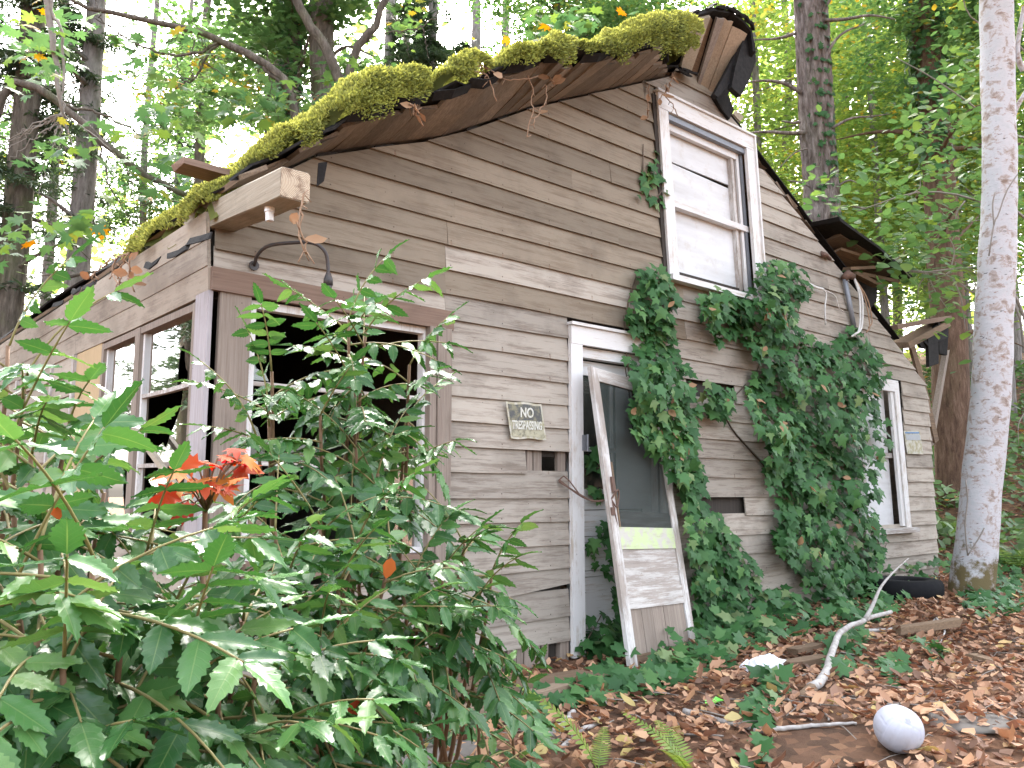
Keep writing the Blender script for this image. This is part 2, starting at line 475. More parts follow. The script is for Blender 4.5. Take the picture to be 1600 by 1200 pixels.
# ---------------------------------------------------------------- ground
def H(x, y):
    x = np.asarray(x, float); y = np.asarray(y, float)
    t = (x + .25 * y - 9.4) / .7
    hill = .34 * .7 * np.log1p(np.exp(np.clip(t, -30, 30)))
    hill = 9 * np.tanh(hill / 9)
    und = .035 * np.sin(x * 1.7 + .6) * np.sin(y * 1.3 + 1) + .02 * np.sin(x * 4.1 + y * 2.3) * np.sin(y * 3.7)
    return .022 * np.clip(x, 0, 8) + hill + und * np.clip(-y * 1.2 + .15, .1, 1)
def h(x, y):
    return float(H(x, y))
def graded(c, fine, step, far):
    a = list(np.arange(-fine, fine + 1e-6, step)); d, p = step, fine
    while p < far:
        d *= 1.22; p += d; a = [-p] + a + [p]
    return np.array(a) + c
gx, gy = graded(4, 7, .14, 150), graded(-1.5, 3.2, .14, 150)
GX, GY = np.meshgrid(gx, gy)
GZ = H(GX, GY) + .012 * np.sin(GX * 23) * np.sin(GY * 19 + GX * 3)
nx, ny = len(gx), len(gy)
idx = np.arange(nx * ny).reshape(ny, nx)
GF = np.stack([idx[:-1, :-1], idx[:-1, 1:], idx[1:, 1:], idx[1:, :-1]], -1).reshape(-1, 4)
structure(obj('ground', npmesh('ground', np.stack([GX, GY, GZ], -1).reshape(-1, 3), GF, M['soil'], True)))

# ---------------------------------------------------------------- the house
house = thing('abandoned_house', 'abandoned gabled wooden house with weathered clapboards and broken windows', 'house', (0, 0, 0))
WL, WD = 8.06, 6.5                                    # gable wall length, depth
def gl(z):                                            # left gable edge x at height z
    return max(0.0, np.interp(z, [2.40, 2.52, 2.94, 3.26, 3.69, 4.08, 4.50], [0, 0, .56, 1.38, 2.11, 2.90, 3.75]))
def gr(z):
    return min(WL, np.interp(z, [2.25, 2.33, 2.87, 3.56, 4.05, 4.40, 4.52], [8.06, 8.02, 7.05, 5.76, 4.82, 4.45, 4.0])) - (.04 if z > 2.3 else 0)
def racked(z):                                        # the upper window leans
    return .07 * (4.2 - z)
ROW0, EXP = .17, .152
openings = [(-1, 1.44, .66, 2.20), (2.43, 3.46, -1, 2.24), (6.35, 7.42, .78, 2.26)]
def cut(segs, a, b):
    out = []
    for (s, e) in segs:
        if b <= s or a >= e:
            out.append((s, e)); continue
        if a > s: out.append((s, a))
        if b < e: out.append((b, e))
    return out
def row_segs(z0, z1):
    zm = (z0 + z1) / 2
    segs = [(gl(zm), gr(zm))]
    for a, b, c, d in openings:
        if c < zm < d:
            segs = cut(segs, a, b)
    if 2.78 < zm < 4.20:
        segs = cut(segs, 3.40 + racked(zm), 4.72 + racked(zm))
    return segs
k = 0
while ROW0 + EXP * k < 4.5:
    z0, z1 = ROW0 + EXP * k, ROW0 + EXP * (k + 1)
    segs = row_segs(z0, z1)
    if k == 7:  segs = cut(segs, 2.05, 2.43)                   # the gap beside the door
    if k == 11: segs = cut(segs, 3.72, 4.36)                   # rotted gaps behind the ivy
    if k == 5:  segs = cut(segs, 3.80, 4.45)
    for (s, e) in segs:
        if e - s < .06: continue
        cuts, x = [s], s
        if 13 <= k <= 15 and s < .1: cuts.append(1.40)
        x = cuts[-1]
        while e - x > 1.6:
            x += random.choice([1.2, 1.6, 2.4, 3.0]) + random.uniform(-.15, .15)
            if e - x > .35: cuts.append(x)
        cuts.append(e)
        for j in range(len(cuts) - 1):
            a, b = cuts[j] + (.0015 if j else 0), cuts[j + 1]
            n = max(2, int((b - a) / .55))
            tilt = random.uniform(-.003, .003)
            tl = tr = 0.0
            if z0 < 2.2 and k in (2,) and a > 1.0 and b < 2.5: tl, tr = -.06, .055
            proud = random.uniform(0, .004)
            V, F = [], []
            for i in range(n + 1):
                t = i / n
                xb = a + (b - a) * t
                x_t = xb
                if i == 0 and j == 0 and abs(s - gl((z0 + z1) / 2)) < 1e-6: xb, x_t = gl(z0), gl(z1 + .022)
                if i == n and j == len(cuts) - 2 and abs(e - gr((z0 + z1) / 2)) < 1e-6: xb, x_t = gr(z0), gr(z1 + .022)
                zb = z0 + random.uniform(-.003, .003) + tl * (1 - t) + tr * t + tilt * (2 * t - 1)
                zt = z1 + .022 + .5 * (tl * (1 - t) + tr * t)
                yb = -.024 - proud + random.uniform(-.002, .002)
                V += [(xb, yb, zb), (x_t, -.006, zt), (x_t, 0.0, zt), (xb, yb + .014, zb)]
            for i in range(n):
                q = 4 * i
                F += [(q, q + 4, q + 5, q + 1), (q + 3, q + 2, q + 6, q + 7), (q, q + 3, q + 7, q + 4), (q + 1, q + 5, q + 6, q + 2)]
            F += [(0, 1, 2, 3), (4 * n, 4 * n + 3, 4 * n + 2, 4 * n + 1)]
            obj('clapboard', npmesh('clapboard', V, F, M['siding_brown_shade' if k >= 14 and b < 4.2 else 'siding']), house)
    k += 1
# broken stubs of the missing boards
for (a, b, z) in ((3.5, 3.72, ROW0 + EXP * 11), (4.36, 4.6, ROW0 + EXP * 11)):
    pass
# sheathing behind the boards, with the same openings
mb = MB()
nr = 30
for i in range(nr):
    z0, z1 = 4.5 * i / nr, 4.5 * (i + 1) / nr
    segs = row_segs(z0, z1)
    if 1.15 < (z0 + z1) / 2 < 1.42: segs = cut(segs, 2.0, 2.43)
    for s, e in segs:
        if e - s > .02:
            mb.box((s + .02 * (s > 0), .035, z0), (e - .03, .05, z1))
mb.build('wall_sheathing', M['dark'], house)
for x, w in ((2.10, .05), (2.17, .07), (2.385, .07)):           # studs showing in the gap
    MB().box((x - w / 2, .005, 1.18), (x + w / 2, .034, 1.42)).build('stud', M['brown_z'], house)
# exposed sill and cripple studs under the lowest boards
MB().plank([(.2, .01, .10), (1.2, .01, .09), (1.86, .012, .09)], (0, 0, .20), (0, .05, 0), .02).build('sill_board', M['rot'], house)
for x, w, m in ((1.93, .07, 'brown_z'), (2.00, .05, 'brown_z'), (2.10, .13, 'brown_z'), (2.21, .06, 'brown_z'), (2.38, .08, 'brown_z')):
    MB().plank([(x, .0 + .02 * random.random(), -.05), (x + .01, .01, .20)], (w, 0, 0), (0, .04, 0), .01).build('stud', M[m], house)
MB().box((.05, .09, -.1), (8.0, .12, .25)).build('foundation_board', M['dark'], house)
MB().plank([(3.5, .0, .09), (5.5, .0, .12), (7.9, .0, .17)], (0, 0, .16), (0, .04, 0), .02).build('sill_board', M['rot'], house)

# corner post and boards around the broken front window
MB().plank([(-.004, -.012, .5), (.0, -.012, 1.4), (.0, -.012, 2.10)], (.16, 0, 0), (0, .03, 0)).build('corner_board', M['brown_z'], house).location = (.115, 0, 0)
MB().plank([(-.012, .0, .5), (-.012, 0, 2.09)], (0, .165, 0), (.024, 0, 0)).build('corner_board', M['grey_z'], house).location = (0, .058, 0)
for x, w, d in ((1.30, .045, .0), (1.352, .05, .012), (1.405, .05, .004)):
    MB().plank([(x, -.02 - d, .66), (x + .004, -.02 - d, 1.4), (x, -.02 - d, 2.08)], (w, 0, 0), (0, .05, 0), .004, .02).build('window_post', M['brown_z'], house)
MB().plank([(-.012, -.026, 2.15), (.7, -.026, 2.142), (1.45, -.026, 2.135)], (0, 0, .115), (0, .03, 0), .004, .02).build('header_board', M['brown_x'], house)
MB().plank([(.2, -.018, .74), (1.3, -.02, .73)], (0, 0, .09), (0, .10, 0)).build('window_sill', M['brown_x'], house)
# front window: frame, muntins and jagged panes
FW = (.235, 1.265, .79, 2.07)
win = MB().box((.205, .004, .78), (.235, .06, 2.08)).box((1.262, .004, .78), (1.28, .06, 2.08)).box((.235, .004, 2.04), (1.262, .06, 2.08)).box((.235, .004, .78), (1.262, .06, .81)).build('window', M['trim'], house)
for z in (1.66, 1.26):
    MB().plank([(.235, .03, z), (.75, .03, z - .004), (1.262, .03, z)], (0, 0, .022), (0, .028, 0)).build('muntin', M['worn_x'], win)
def pane(parent, pts3, tv=(0, .003, 0)):
    return MB().plate(pts3, tv).build('pane', M['glass'], parent)
def fr(pts):  return [(x, .034, z) for x, z in pts]
pane(win, fr([(.236, 1.272), (.236, 1.47), (.28, 1.44), (.31, 1.36), (.33, 1.30), (.36, 1.31), (.40, 1.272)]))
pane(win, fr([(.44, 1.272), (.47, 1.33), (.55, 1.37), (.62, 1.35), (.66, 1.30), (.69, 1.31), (.70, 1.272)]))
pane(win, fr([(1.261, .811), (1.261, 1.245), (1.12, 1.245), (.98, 1.22), (.99, 1.10), (1.10, 1.02), (1.16, 1.07), (1.18, .98), (1.02, .95), (.94, .87), (.80, .811)]))
pane(win, fr([(.236, .811), (.236, 1.05), (.32, .98), (.40, .90), (.52, .811)]))
pane(win, fr([(.236, 1.68), (.236, 1.80), (.26, 1.74), (.31, 1.72), (.33, 1.68)]))
pane(win, fr([(1.261, 1.272), (1.261, 1.55), (1.24, 1.46), (1.22, 1.35), (1.19, 1.272)]))
MB().plank([(1.02, .12, 1.20), (1.26, .10, 1.50)], (.03, 0, -.03), (0, .05, 0)).build('broken_stick', M['brown_x'], house)

# ---- side wall (x = 0)
for z, w, pr in ((2.075 + .07, .135, 0), (2.21 + .07, .135, .012), (2.345 + .07, .14, .024)):
    y = -.012
    for ln in (2.25 + .3 * random.random(), 2.0, 2.4):
        y2 = min(y + ln, WD)
        MB().plank([(-.014 - pr, y, z), (-.016 - pr, (y + y2) / 2, z - .006), (-.014 - pr, y2 - .004, z)], (-.008, 0, w), (.02, 0, 0), .003, .03).build('fascia_board', M['siding_y'], house)
        y = y2
        if y > WD - .2: break
def side_window(y0, y1, zs, z0=.82, z1=2.06, frame='brown_z', name='window'):
    f = MB()
    f.box((-.02, y0 - .045, z0), (.05, y0, z1)).box((-.02, y1, z0), (.05, y1 + .045, z1)).box((-.018, y0 - .001, z1 - .04), (.05, y1 + .001, z1 - .001)).box((-.018, y0 - .001, z0 + .001), (.05, y1 + .001, z0 + .04))
    w = f.build(name, M[frame], house)
    for ya in (y0, y1 - .03):
        MB().box((.0, ya, z0 + .04), (.03, ya + .03, z1 - .04)).build('sash_stile', M['trim'], w)
    for z in zs:
        MB().plank([(.012, y0 + .03, z), (.012, (y0 + y1) / 2, z - .004), (.012, y1 - .03, z)], (0, 0, .022), (.03, 0, 0)).build('muntin', M['worn_x'], w)
    return w
def sd_(pts): return [(.018, y, z) for y, z in pts]
w1 = side_window(.185, 1.0, (1.655, 1.262))
zt, zm, zl = 2.02, 1.655, 1.262
pane(w1, sd_([(.216, 1.668), (.216, zt), (.969, zt), (.969, 1.668), (.46, 1.668), (.455, 1.80), (.43, 1.87), (.40, 1.88), (.375, 1.86), (.36, 1.79), (.345, 1.75), (.315, 1.73), (.31, 1.70), (.335, 1.685), (.36, 1.70), (.38, 1.668)]), (.003, 0, 0))
pane(w1, sd_([(.216, 1.274), (.216, 1.643), (.37, 1.643), (.375, 1.60), (.40, 1.54), (.46, 1.47), (.53, 1.41), (.58, 1.345), (.63, 1.38), (.70, 1.36), (.72, 1.274)]), (.003, 0, 0))
pane(w1, sd_([(.216, .861), (.216, 1.05), (.33, 1.0), (.36, .92), (.42, .861)]), (.003, 0, 0))
w2 = side_window(1.09, 1.72, (1.262,), frame='brown_z')
pane(w2, sd_([(1.121, 1.274), (1.121, 2.019), (1.689, 2.019), (1.689, 1.55), (1.66, 1.42), (1.645, 1.274)]), (.003, 0, 0))
pane(w2, sd_([(1.30, 1.25), (1.689, 1.25), (1.689, .861), (1.2, .861), (1.22, 1.0), (1.27, 1.1)]), (.003, 0, 0))
MB().plank([(-.006, 2.08, .72), (-.006, 2.08, 2.07)], (0, .60, 0), (.02, 0, 0)).build('plywood_sheet', M['ply'], house)
for y in (2.42, 3.05, 4.3):
    MB().plank([(-.02, y, .3), (-.02, y, 2.07)], (0, .05, 0), (.03, 0, 0)).build('vertical_trim', M['worn'], house)
for i in range(13):
    z = .12 + i * .152
    spans = [(2.45, 3.02), (3.08, 4.27), (4.33, WD)] if z > .74 else [(0.0, 2.4), (2.45, 4.2), (4.25, WD)]
    for a, b in spans:
        MB().plank([(-.012, a, z + .08), (-.012, (a + b) / 2, z + .08 + random.uniform(-.004, .004)), (-.012, b, z + .08)], (.02, 0, .165), (.014, 0, 0), .003, .01).build('clapboard', M['siding_y'], house)
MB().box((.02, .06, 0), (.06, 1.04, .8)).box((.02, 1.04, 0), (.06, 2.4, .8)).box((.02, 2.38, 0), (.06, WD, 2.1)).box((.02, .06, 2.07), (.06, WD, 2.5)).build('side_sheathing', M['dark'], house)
# loose board leaning across the side window
p0, p1 = onp(0, -.06, 208, 668), onp(0, -.05, 296, 790)
tb = MB().plank([p0, (p0 + p1) / 2 + np.array([0, 0, .004]), p1], (0, .055, .06), (.022, 0, 0), .006)
tag(tb.build('loose_board', M['pale_y']), 'loose grey board leaning diagonally across the broken side window', 'board')

# ---- other walls, floor, inside
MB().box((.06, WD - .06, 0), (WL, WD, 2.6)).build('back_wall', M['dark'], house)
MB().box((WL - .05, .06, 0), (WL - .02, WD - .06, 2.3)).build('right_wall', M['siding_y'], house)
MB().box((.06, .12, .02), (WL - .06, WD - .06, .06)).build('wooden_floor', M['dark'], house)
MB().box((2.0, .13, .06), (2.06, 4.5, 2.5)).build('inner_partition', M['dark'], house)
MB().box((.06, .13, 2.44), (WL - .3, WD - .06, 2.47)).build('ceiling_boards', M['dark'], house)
MB().box((3.3, .3, 2.47), (3.34, 3, 4.0)).box((5.0, .3, 2.47), (5.04, 3, 3.6)).build('attic_partition', M['dark'], house)

# ---- roof: boards run along the house and stick out raggedly over the gable, warped upwards
def roofz(x):
    return float(np.interp(x, [-.4, 0, .30, .56, 1.38, 2.11, 2.90, 4.05], [2.33, 2.56, 2.77, 2.96, 3.29, 3.71, 4.10, 4.66]))
def curl(x):
    return float(np.interp(x, [-.2, .4, .9, 2.2, 2.9, 3.5, 4.0], [0, .05, .30, .30, .18, .25, .5])) + .10 * math.sin(x * 4.6 + .5) * min(1, max(0, x - .3))
def overh(x):
    return float(np.interp(x, [-.2, .3, 1.0, 2.0, 2.8, 3.2, 3.5, 4.0], [.30, .34, .42, .50, .45, .32, .02, -.04]))
x = -.03
while x < 3.98:
    w = random.uniform(.12, .17)
    xa, xb = x, x + w * .89
    xm = (xa + xb) / 2
    sl = np.array([xb - xa, 0, roofz(xb) - roofz(xa)])
    nv = np.array([-sl[2], 0, sl[0]]); nv /= np.linalg.norm(nv)
    ov = overh(xm) + random.uniform(-.12, .04)
    z = roofz(xm) + .012
    pts = [(xm, -ov, z + curl(xm) * ov), (xm, -ov * .5, z + curl(xm) * ov * .42), (xm, .0, z), (xm, 2.5, z - .03), (xm, WD + .25, z)]
    MB().plank(pts, sl * .985, nv * .022, .02).build('roof_board', M['brown_y'], house)
    x = xb
    if random.random() < .12: x += .012
# roofing felt on top, ragged front and eave edges
nu, nv_ = 44, 12
V = []
for i in range(nu):
    xx = -.06 + (4.12 + .06) * i / (nu - 1)
    ov = overh(xx) + .03 + random.uniform(-.035, .035)
    for j in range(nv_):
        t = j / (nv_ - 1)
        y = -ov + (WD + .25 + ov) * t ** 2.2
        rag = random.uniform(-.05, .05) if i == 0 else 0
        V.append((xx + rag, y, roofz(xx) + .05 + curl(xx) * max(0, -y) + random.uniform(0, .012) + (random.uniform(-.03, .02) if j == 0 else 0) - (.05 * random.random() if i == 0 else 0)))
F = [(i * nv_ + j, (i + 1) * nv_ + j, (i + 1) * nv_ + j + 1, i * nv_ + j + 1) for i in range(nu - 1) for j in range(nv_ - 1)]
ft = obj('roofing_felt', npmesh('roofing_felt', V, F, M['felt']), house)
so = ft.modifiers.new('thick', 'SOLIDIFY'); so.thickness = .012
# curled felt flaps at the verge
for xx in (.62, .85, 1.1, 1.32, 1.6, 1.85, 2.2):
    ov = overh(xx) + .02
    c = np.array([xx, -ov, roofz(xx) + curl(xx) * ov + .02])
    sl = np.array([.18, 0, .18 * .5])
    MB().plank([c - sl * .6, c + np.array([0, -.025, -.02]), c + sl * .7], (.01, .05, -.035), (0, .008, .006), .03, .2).build('felt_flap', M['felt'], house)
p = onp(1, -.3, 503, 262)
MB().plate([p + np.array(d) for d in ((-.02, 0, .02), (.03, 0, .04), (.02, .01, -.06), (-.02, .01, -.10))], (.004, .012, 0)).build('felt_flap', M['felt'], house)
# right slope
for i in range(24):
    xa = 4.10 + i * .163
    za, zb = 4.64 - .54 * (xa - 4.05), 4.64 - .54 * (xa + .16 - 4.05)
    y0 = .07 if xa < 5.8 else random.uniform(.1, .5)
    if xa > 7.6: break
    MB().plank([(xa + .08, y0, (za + zb) / 2 - .02), (xa + .08, 3, (za + zb) / 2 - .06), (xa + .08, WD + .2, (za + zb) / 2 - .02)], (.16, 0, zb - za), (.011, 0, .02), .03).build('roof_board', M['brown_y'], house)
V = [(xx, y, 4.70 - .54 * (xx - 4.05) + .006 * ((i + j) % 3)) for i, xx in enumerate(np.linspace(4.02, 7.6, 12)) for j, y in enumerate(np.linspace(.06, WD + .2, 8))]
F = [(i * 8 + j, (i + 1) * 8 + j, (i + 1) * 8 + j + 1, i * 8 + j + 1) for i in range(11) for j in range(7)]
ft2 = obj('roofing_felt', npmesh('roofing_felt', V, F, M['felt']), house)
so = ft2.modifiers.new('thick', 'SOLIDIFY'); so.thickness = .012
# ridge: thick old boards warped up and outwards, black felt over them
inn = [onp(1, -.012, *q) for q in ((1062, 112), (1078, 120), (1089, 129), (1093, 132), (1106, 141), (1119, 150))]
out = [onp(1, -.34, *q) for q in ((1083, 31), (1110, 29), (1119, 28), (1131, 31), (1144, 39), (1168, 51))]
for i in range(5):
    a0, a1, b0, b1 = inn[i], inn[i + 1], out[i], out[i + 1]
    nrm = np.cross(a1 - a0, b0 - a0); nrm /= np.linalg.norm(nrm)
    if nrm[2] < 0: nrm = -nrm
    off = nrm * (0, .035, -.012, .0, -.006)[i]
    g = (a1 - a0) * .02
    o2 = (b0 - a0) * (.03, -.06, .02, .05, -.02)[i]
    MB().plate([a0 + off + g, a1 + off - g, (a1 + b1) / 2 + off - g, b1 + off - g + o2, (b0 + b1) / 2 + off + o2 * .3, b0 + off + g + o2 * .6, (a0 + b0) / 2 + off + g], nrm * .028).build('ridge_board', M[('pale_y', 'rot', 'brown_z', 'pale_brown', 'pale_brown')[i]], house)
cap = [onp(1, -.36, *q) for q in ((1050, 42), (1068, 30), (1085, 19), (1112, 11), (1140, 16), (1160, 29), (1175, 46), (1181, 80))]
V, nn = [], len(cap)
back = [p + np.array([.10 + .25 * i / nn, .65, -.04 - .03 * i]) for i, p in enumerate(cap)]
mid = [(a * .6 + b * .4) + np.array([0, 0, .03 * random.random()]) for a, b in zip(cap, back)]
V = cap + mid + back
F = [(r * nn + i, r * nn + i + 1, (r + 1) * nn + i + 1, (r + 1) * nn + i) for r in range(2) for i in range(nn - 1)]
cp = obj('ridge_felt', npmesh('ridge_felt', V, F, M['felt']), house)
so = cp.modifiers.new('thick', 'SOLIDIFY'); so.thickness = .03
for i in range(16):
    t = random.uniform(.2, 5.8); k0 = int(t)
    a = cap[k0] + (cap[k0 + 1] - cap[k0]) * (t - k0)
    al = (cap[k0 + 1] - cap[k0]); al /= np.linalg.norm(al)
    MB().plank([a - al * .05 + np.array([0, -.01, random.uniform(-.005, .02)]), a + np.array([0, -.02, random.uniform(-.01, .015)]), a + al * .05 + np.array([0, -.01, random.uniform(-.01, .015)])], (0, .03, .012), (0, -.01, .014), .02, .3).build('felt_shred', M['felt'], house)
for pts, d in (([(1166, 46), (1180, 68), (1181, 96), (1172, 122), (1158, 150), (1143, 136), (1150, 100)], -.30),
               ([(1166, 54), (1171, 60), (1152, 108), (1141, 130), (1122, 152), (1116, 147)], -.26),
               ([(1117, 151), (1143, 122), (1138, 148), (1147, 172), (1140, 186), (1128, 172)], -.05)):
    MB().plate([onp(1, d + random.uniform(-.01, .01), *q) for q in pts], (.015, .05, 0)).build('felt_flap', M['felt'], house)
MB().plate([onp(1, -.04, *q) for q in ((1150, 172), (1162, 182), (1157, 190), (1146, 178))], (.005, .02, 0)).build('broken_chip', M['pale_y'], house)
p = onp(1, -.06, 1060, 112)
for i in range(5):
    q = p + np.array([random.uniform(-.05, .06), random.uniform(-.05, .05), random.uniform(-.05, .05)])
    MB().plank([q, q + np.array([.12, -.02, random.uniform(-.03, .02)])], (0, .03, .015), (0, -.006, .014), .03).build('felt_shred', M['felt'], house)

# ---- eave beam sticking out past the corner, and the loose stub above it
bx = -.03
b0, b1 = onp(0, bx, 438, 283), onp(0, bx, 300, 347)
def roundbeam(p, q, w, hgt, name, m, parent):
    mb = MB()
    n = 7
    V = []
    for i in range(n):
        t = i / (n - 1)
        c = p + (q - p) * t
        for (a, b) in ((0, -.5), (.06, -.54), (.94, -.52), (1, -.44), (1, .44), (.94, .5), (.06, .5), (0, .44)):
            V.append(c + np.array([a * w + random.uniform(-.002, .002), 0, b * hgt + random.uniform(-.003, .003)]))
    F = [(8 * i + k2, 8 * i + (k2 + 1) % 8, 8 * i + 8 + (k2 + 1) % 8, 8 * i + 8 + k2) for i in range(n - 1) for k2 in range(8)]
    F += [list(range(8))[::-1], [8 * (n - 1) + k2 for k2 in range(8)]]
    return obj(name, npmesh(name, V, F, m), parent)
def endgrain():
    k = N('sawn_end_grain')
    tc = k.n('TexCoord').outputs['Object']
    c = k.n('VectorMath', {0: tc, 1: tuple(float(v) for v in (b0 + np.array([.10, 0, .015])))}, operation='SUBTRACT').outputs[0]
    sp = k.n('SeparateXYZ', {0: c})
    fl = k.n('CombineXYZ', {0: sp.outputs[0], 2: sp.outputs[2]})
    L = k.n('VectorMath', {0: fl}, operation='LENGTH').outputs['Value']
    nz = k.noise(tc, 12, 4)
    w = k.math('SINE', k.math('MULTIPLY', k.math('ADD', L, k.math('MULTIPLY', nz, .012)), 900))
    col = k.mix(k.step(w, .1, .9), (.50, .41, .30), (.26, .18, .12))
    col = k.mix(k.math('MULTIPLY', k.step(nz, .5, .62), .75), col, (.14, .08, .05))
    return k.done(k.bsdf(col, .85, w, .3, .002))
M['endgrain'] = endgrain()
beam = roundbeam(b0, b1 + (b1 - b0) * .12, .135, .13, 'eave_beam', M['pale_y'], house)
MB().plate([b0 + np.array([a * .133 + .001, -.002, b * .128]) for a, b in ((.0, -.46), (.08, -.5), (.93, -.5), (1, -.42), (1, .44), (.93, .49), (.07, .49), (0, .43))], (0, -.003, 0)).build('end_grain', M['endgrain'], house)
ins = onp(2, float(b0[2]) - .07, 421, 330)
iv = MB().tube([ins + np.array([0, 0, .03]), ins + np.array([0, 0, -.005])], .022, 12).tube([ins + np.array([0, 0, -.002]), ins + np.array([.002, -.002, -.045])], .018, 12)
tag(iv.build('insulator', M['porcelain'], smooth=False), 'white porcelain insulator under the end of the projecting beam', 'insulator')
s0, s1 = onp(1, .08, 376, 284), onp(1, .08, 280, 257)
MB().plank([s0 + (s0 - s1) * .2, (s0 + s1) / 2, s1], (0, .13, -.01), (.004, 0, .032), .02, .02).build('broken_roof_board', M['brown_x'], house)
e0 = onp(0, -.16, 370, 300)
# torn felt along the side eave
for px, py in ((330, 365), (292, 388), (250, 405), (150, 440), (125, 452), (100, 470)):
    p = onp(0, -.19, px, py)
    MB().plank([p, p + np.array([-.01, .10, -.01]), p + np.array([.0, .2 + .15 * random.random(), .02])], (.012, 0, .034), (.008, 0, 0), .03, .3).build('felt_flap', M['felt'], house)
MB().plank([onp(0, -.2, 30, 500), onp(0, -.18, 52, 470)], (.02, .16, .02), (.02, 0, .01), .02).build('broken_roof_board', M['rot'], house)

# ---- remains of the right-hand eave
for a, b, w, m in (((1272, 350), (1392, 438), .12, 'felt'), ((1290, 376), (1378, 432), .16, 'brown_y'), ((1300, 395), (1372, 424), .10, 'rot')):
    p, q = onp(1, .05 + .05 * (m != 'felt'), *a), onp(1, .05, *b)
    MB().plank([p, (p + q) / 2 + np.array([0, 0, .02]), q], (0, .5, .02) if m == 'felt' else (0, w * 2, -.05), (.0, 0, .03), .03, .04).build('eave_remnant', M[m], house)
for a, b in (((1322, 420), (1378, 417)), ((1340, 428), (1398, 440)), ((1330, 426), (1370, 446))):
    p, q = onp(1, .0, *a), onp(1, -.05, *b)
    MB().plank([p, q], (0, .10, .012), (0, -.01, .03), .03).build('broken_roof_board', M['rot'], house)
MB().plate([onp(1, .06, *p) for p in ((1335, 432), (1372, 436), (1370, 470), (1358, 485), (1345, 470))], (0, .2, 0)).build('eave_hole_shade', M['felt'], house)  # black plate standing in for the shade in the hole under the eave
p, q = onp(1, .1, 1388, 513), onp(1, .1, 1474, 498)
MB().plank([p, q], (0, .2, 0), (0, 0, .05), .02).build('broken_roof_board', M['brown_x'], house)
p, q = onp(1, .12, 1406, 540), onp(1, .1, 1470, 506)
MB().plank([p, q], (0, .2, .02), (0, .02, .07), .02).build('broken_roof_board', M['rot'], house)
for pts in ([(1436, 535), (1450, 525), (1452, 545), (1440, 543)], [(1450, 520), (1466, 505), (1467, 568), (1452, 573)], [(1466, 503), (1482, 520), (1480, 555), (1468, 552)], [(1438, 528), (1482, 500), (1482, 528), (1450, 540)]):
    MB().plate([onp(1, .02 + .04 * random.random(), *p) for p in pts], (.01, .04, 0)).build('felt_shred', M['felt'], house)
p, q = onp(1, .15, 1478, 548), onp(1, .15, 1452, 700)
MB().plank([p, (p + q) / 2, q], (.20, .05, .03), (0, .06, 0), .03, .05).build('fallen_post', M['brown_z'], house)
p, q = onp(1, .1, 1424, 540), onp(1, .1, 1462, 690)
MB().plank([p, (p + q) / 2 + np.array([.03, 0, 0]), q], (.10, .0, .05), (0, .03, 0), .02, .1).build('rake_board', M['rot'], house)

# ---- upper window
def rk(x, y, z): return (x + racked(z), y, z)
uw = MB()
xo0, xo1, zb, ztp = 3.40, 4.72, 2.77, 4.22
uwin = MB().plank([rk(xo0 + .06, -.036, zb), rk(xo0 + .06, -.036, ztp - .125)], (.115, 0, 0), (0, .03, 0)).build('window', M['trim'], house)
MB().plank([rk(xo1 - .065, -.036, zb), rk(xo1 - .065, -.036, ztp - .125)], (.125, 0, 0), (0, .03, 0)).build('casing', M['trim'], uwin)
MB().plank([rk(xo0 + .005, -.036, ztp - .06), rk(xo1, -.036, ztp - .06)], (0, 0, .125), (0, .032, 0)).build('window_head', M['trim_x'], uwin)
MB().plank([rk(xo0 - .01, -.045, ztp + .012), rk(xo1 + .01, -.045, ztp + .012)], (0, 0, .018), (0, .05, 0)).build('drip_cap', M['trim_x'], uwin)
MB().plank([rk(xo1 - .001, -.05, zb), rk(xo1 - .001, -.05, ztp)], (.02, 0, 0), (0, .035, 0)).build('back_band', M['trim'], uwin)
MB().plank([rk(xo0 + .11, .0, ztp - .15), rk(xo1 - .12, .0, ztp - .15)], (0, 0, .045), (0, .06, 0)).build('screen_rail', M['zinc'], uwin)
MB().plank([rk(xo0 + .11, .035, ztp - .2), rk(xo1 - .2, .035, ztp - .2)], (0, 0, .06), (0, .04, 0)).build('sash', M['trim_x'], uwin)
MB().plank([rk(xo0 + .11, .03, 3.385), rk(xo1 - .11, .03, 3.385)], (0, 0, .05), (0, .06, 0)).build('meeting_rail', M['trim_x'], uwin)
for xx, y, w, m in ((xo1 - .135, .03, .03, 'zinc'), (xo1 - .175, .045, .035, 'trim'), (xo1 - .215, .06, .03, 'brown_z'), (xo1 - .25, .05, .035, 'worn'), (xo0 + .125, .04, .03, 'trim')):
    MB().plank([rk(xx, y, zb + .05), rk(xx, y, ztp - .13)], (w, 0, 0), (0, .05, 0)).build('jamb_strip', M[m], uwin)
zz = zb + .03
for i, hh in enumerate((.60, .36, .34)):
    MB().plank([rk(xo0 + .10, .075 + .004 * (i % 2), zz + hh / 2), rk(xo1 - .13, .075 + .004 * (i % 2), zz + hh / 2 - (.03 if i == 1 else 0))], (0, 0, hh - .004), (0, .015, 0), 0, .004).build('white_board', M['blind'], uwin)
    zz += hh
MB().plank([rk(xo0 - .03, -.05, zb - .02), rk(xo1 + .04, -.05, zb - .02)], (0, 0, .045), (0, .11, .01)).build('window_sill', M['trim_x'], uwin)
MB().plank([rk(3.385, -.02, 2.80), rk(3.385, -.02, 4.2)], (.05, 0, 0), (0, .02, 0)).build('dark_gap_strip', M['dark'], house)
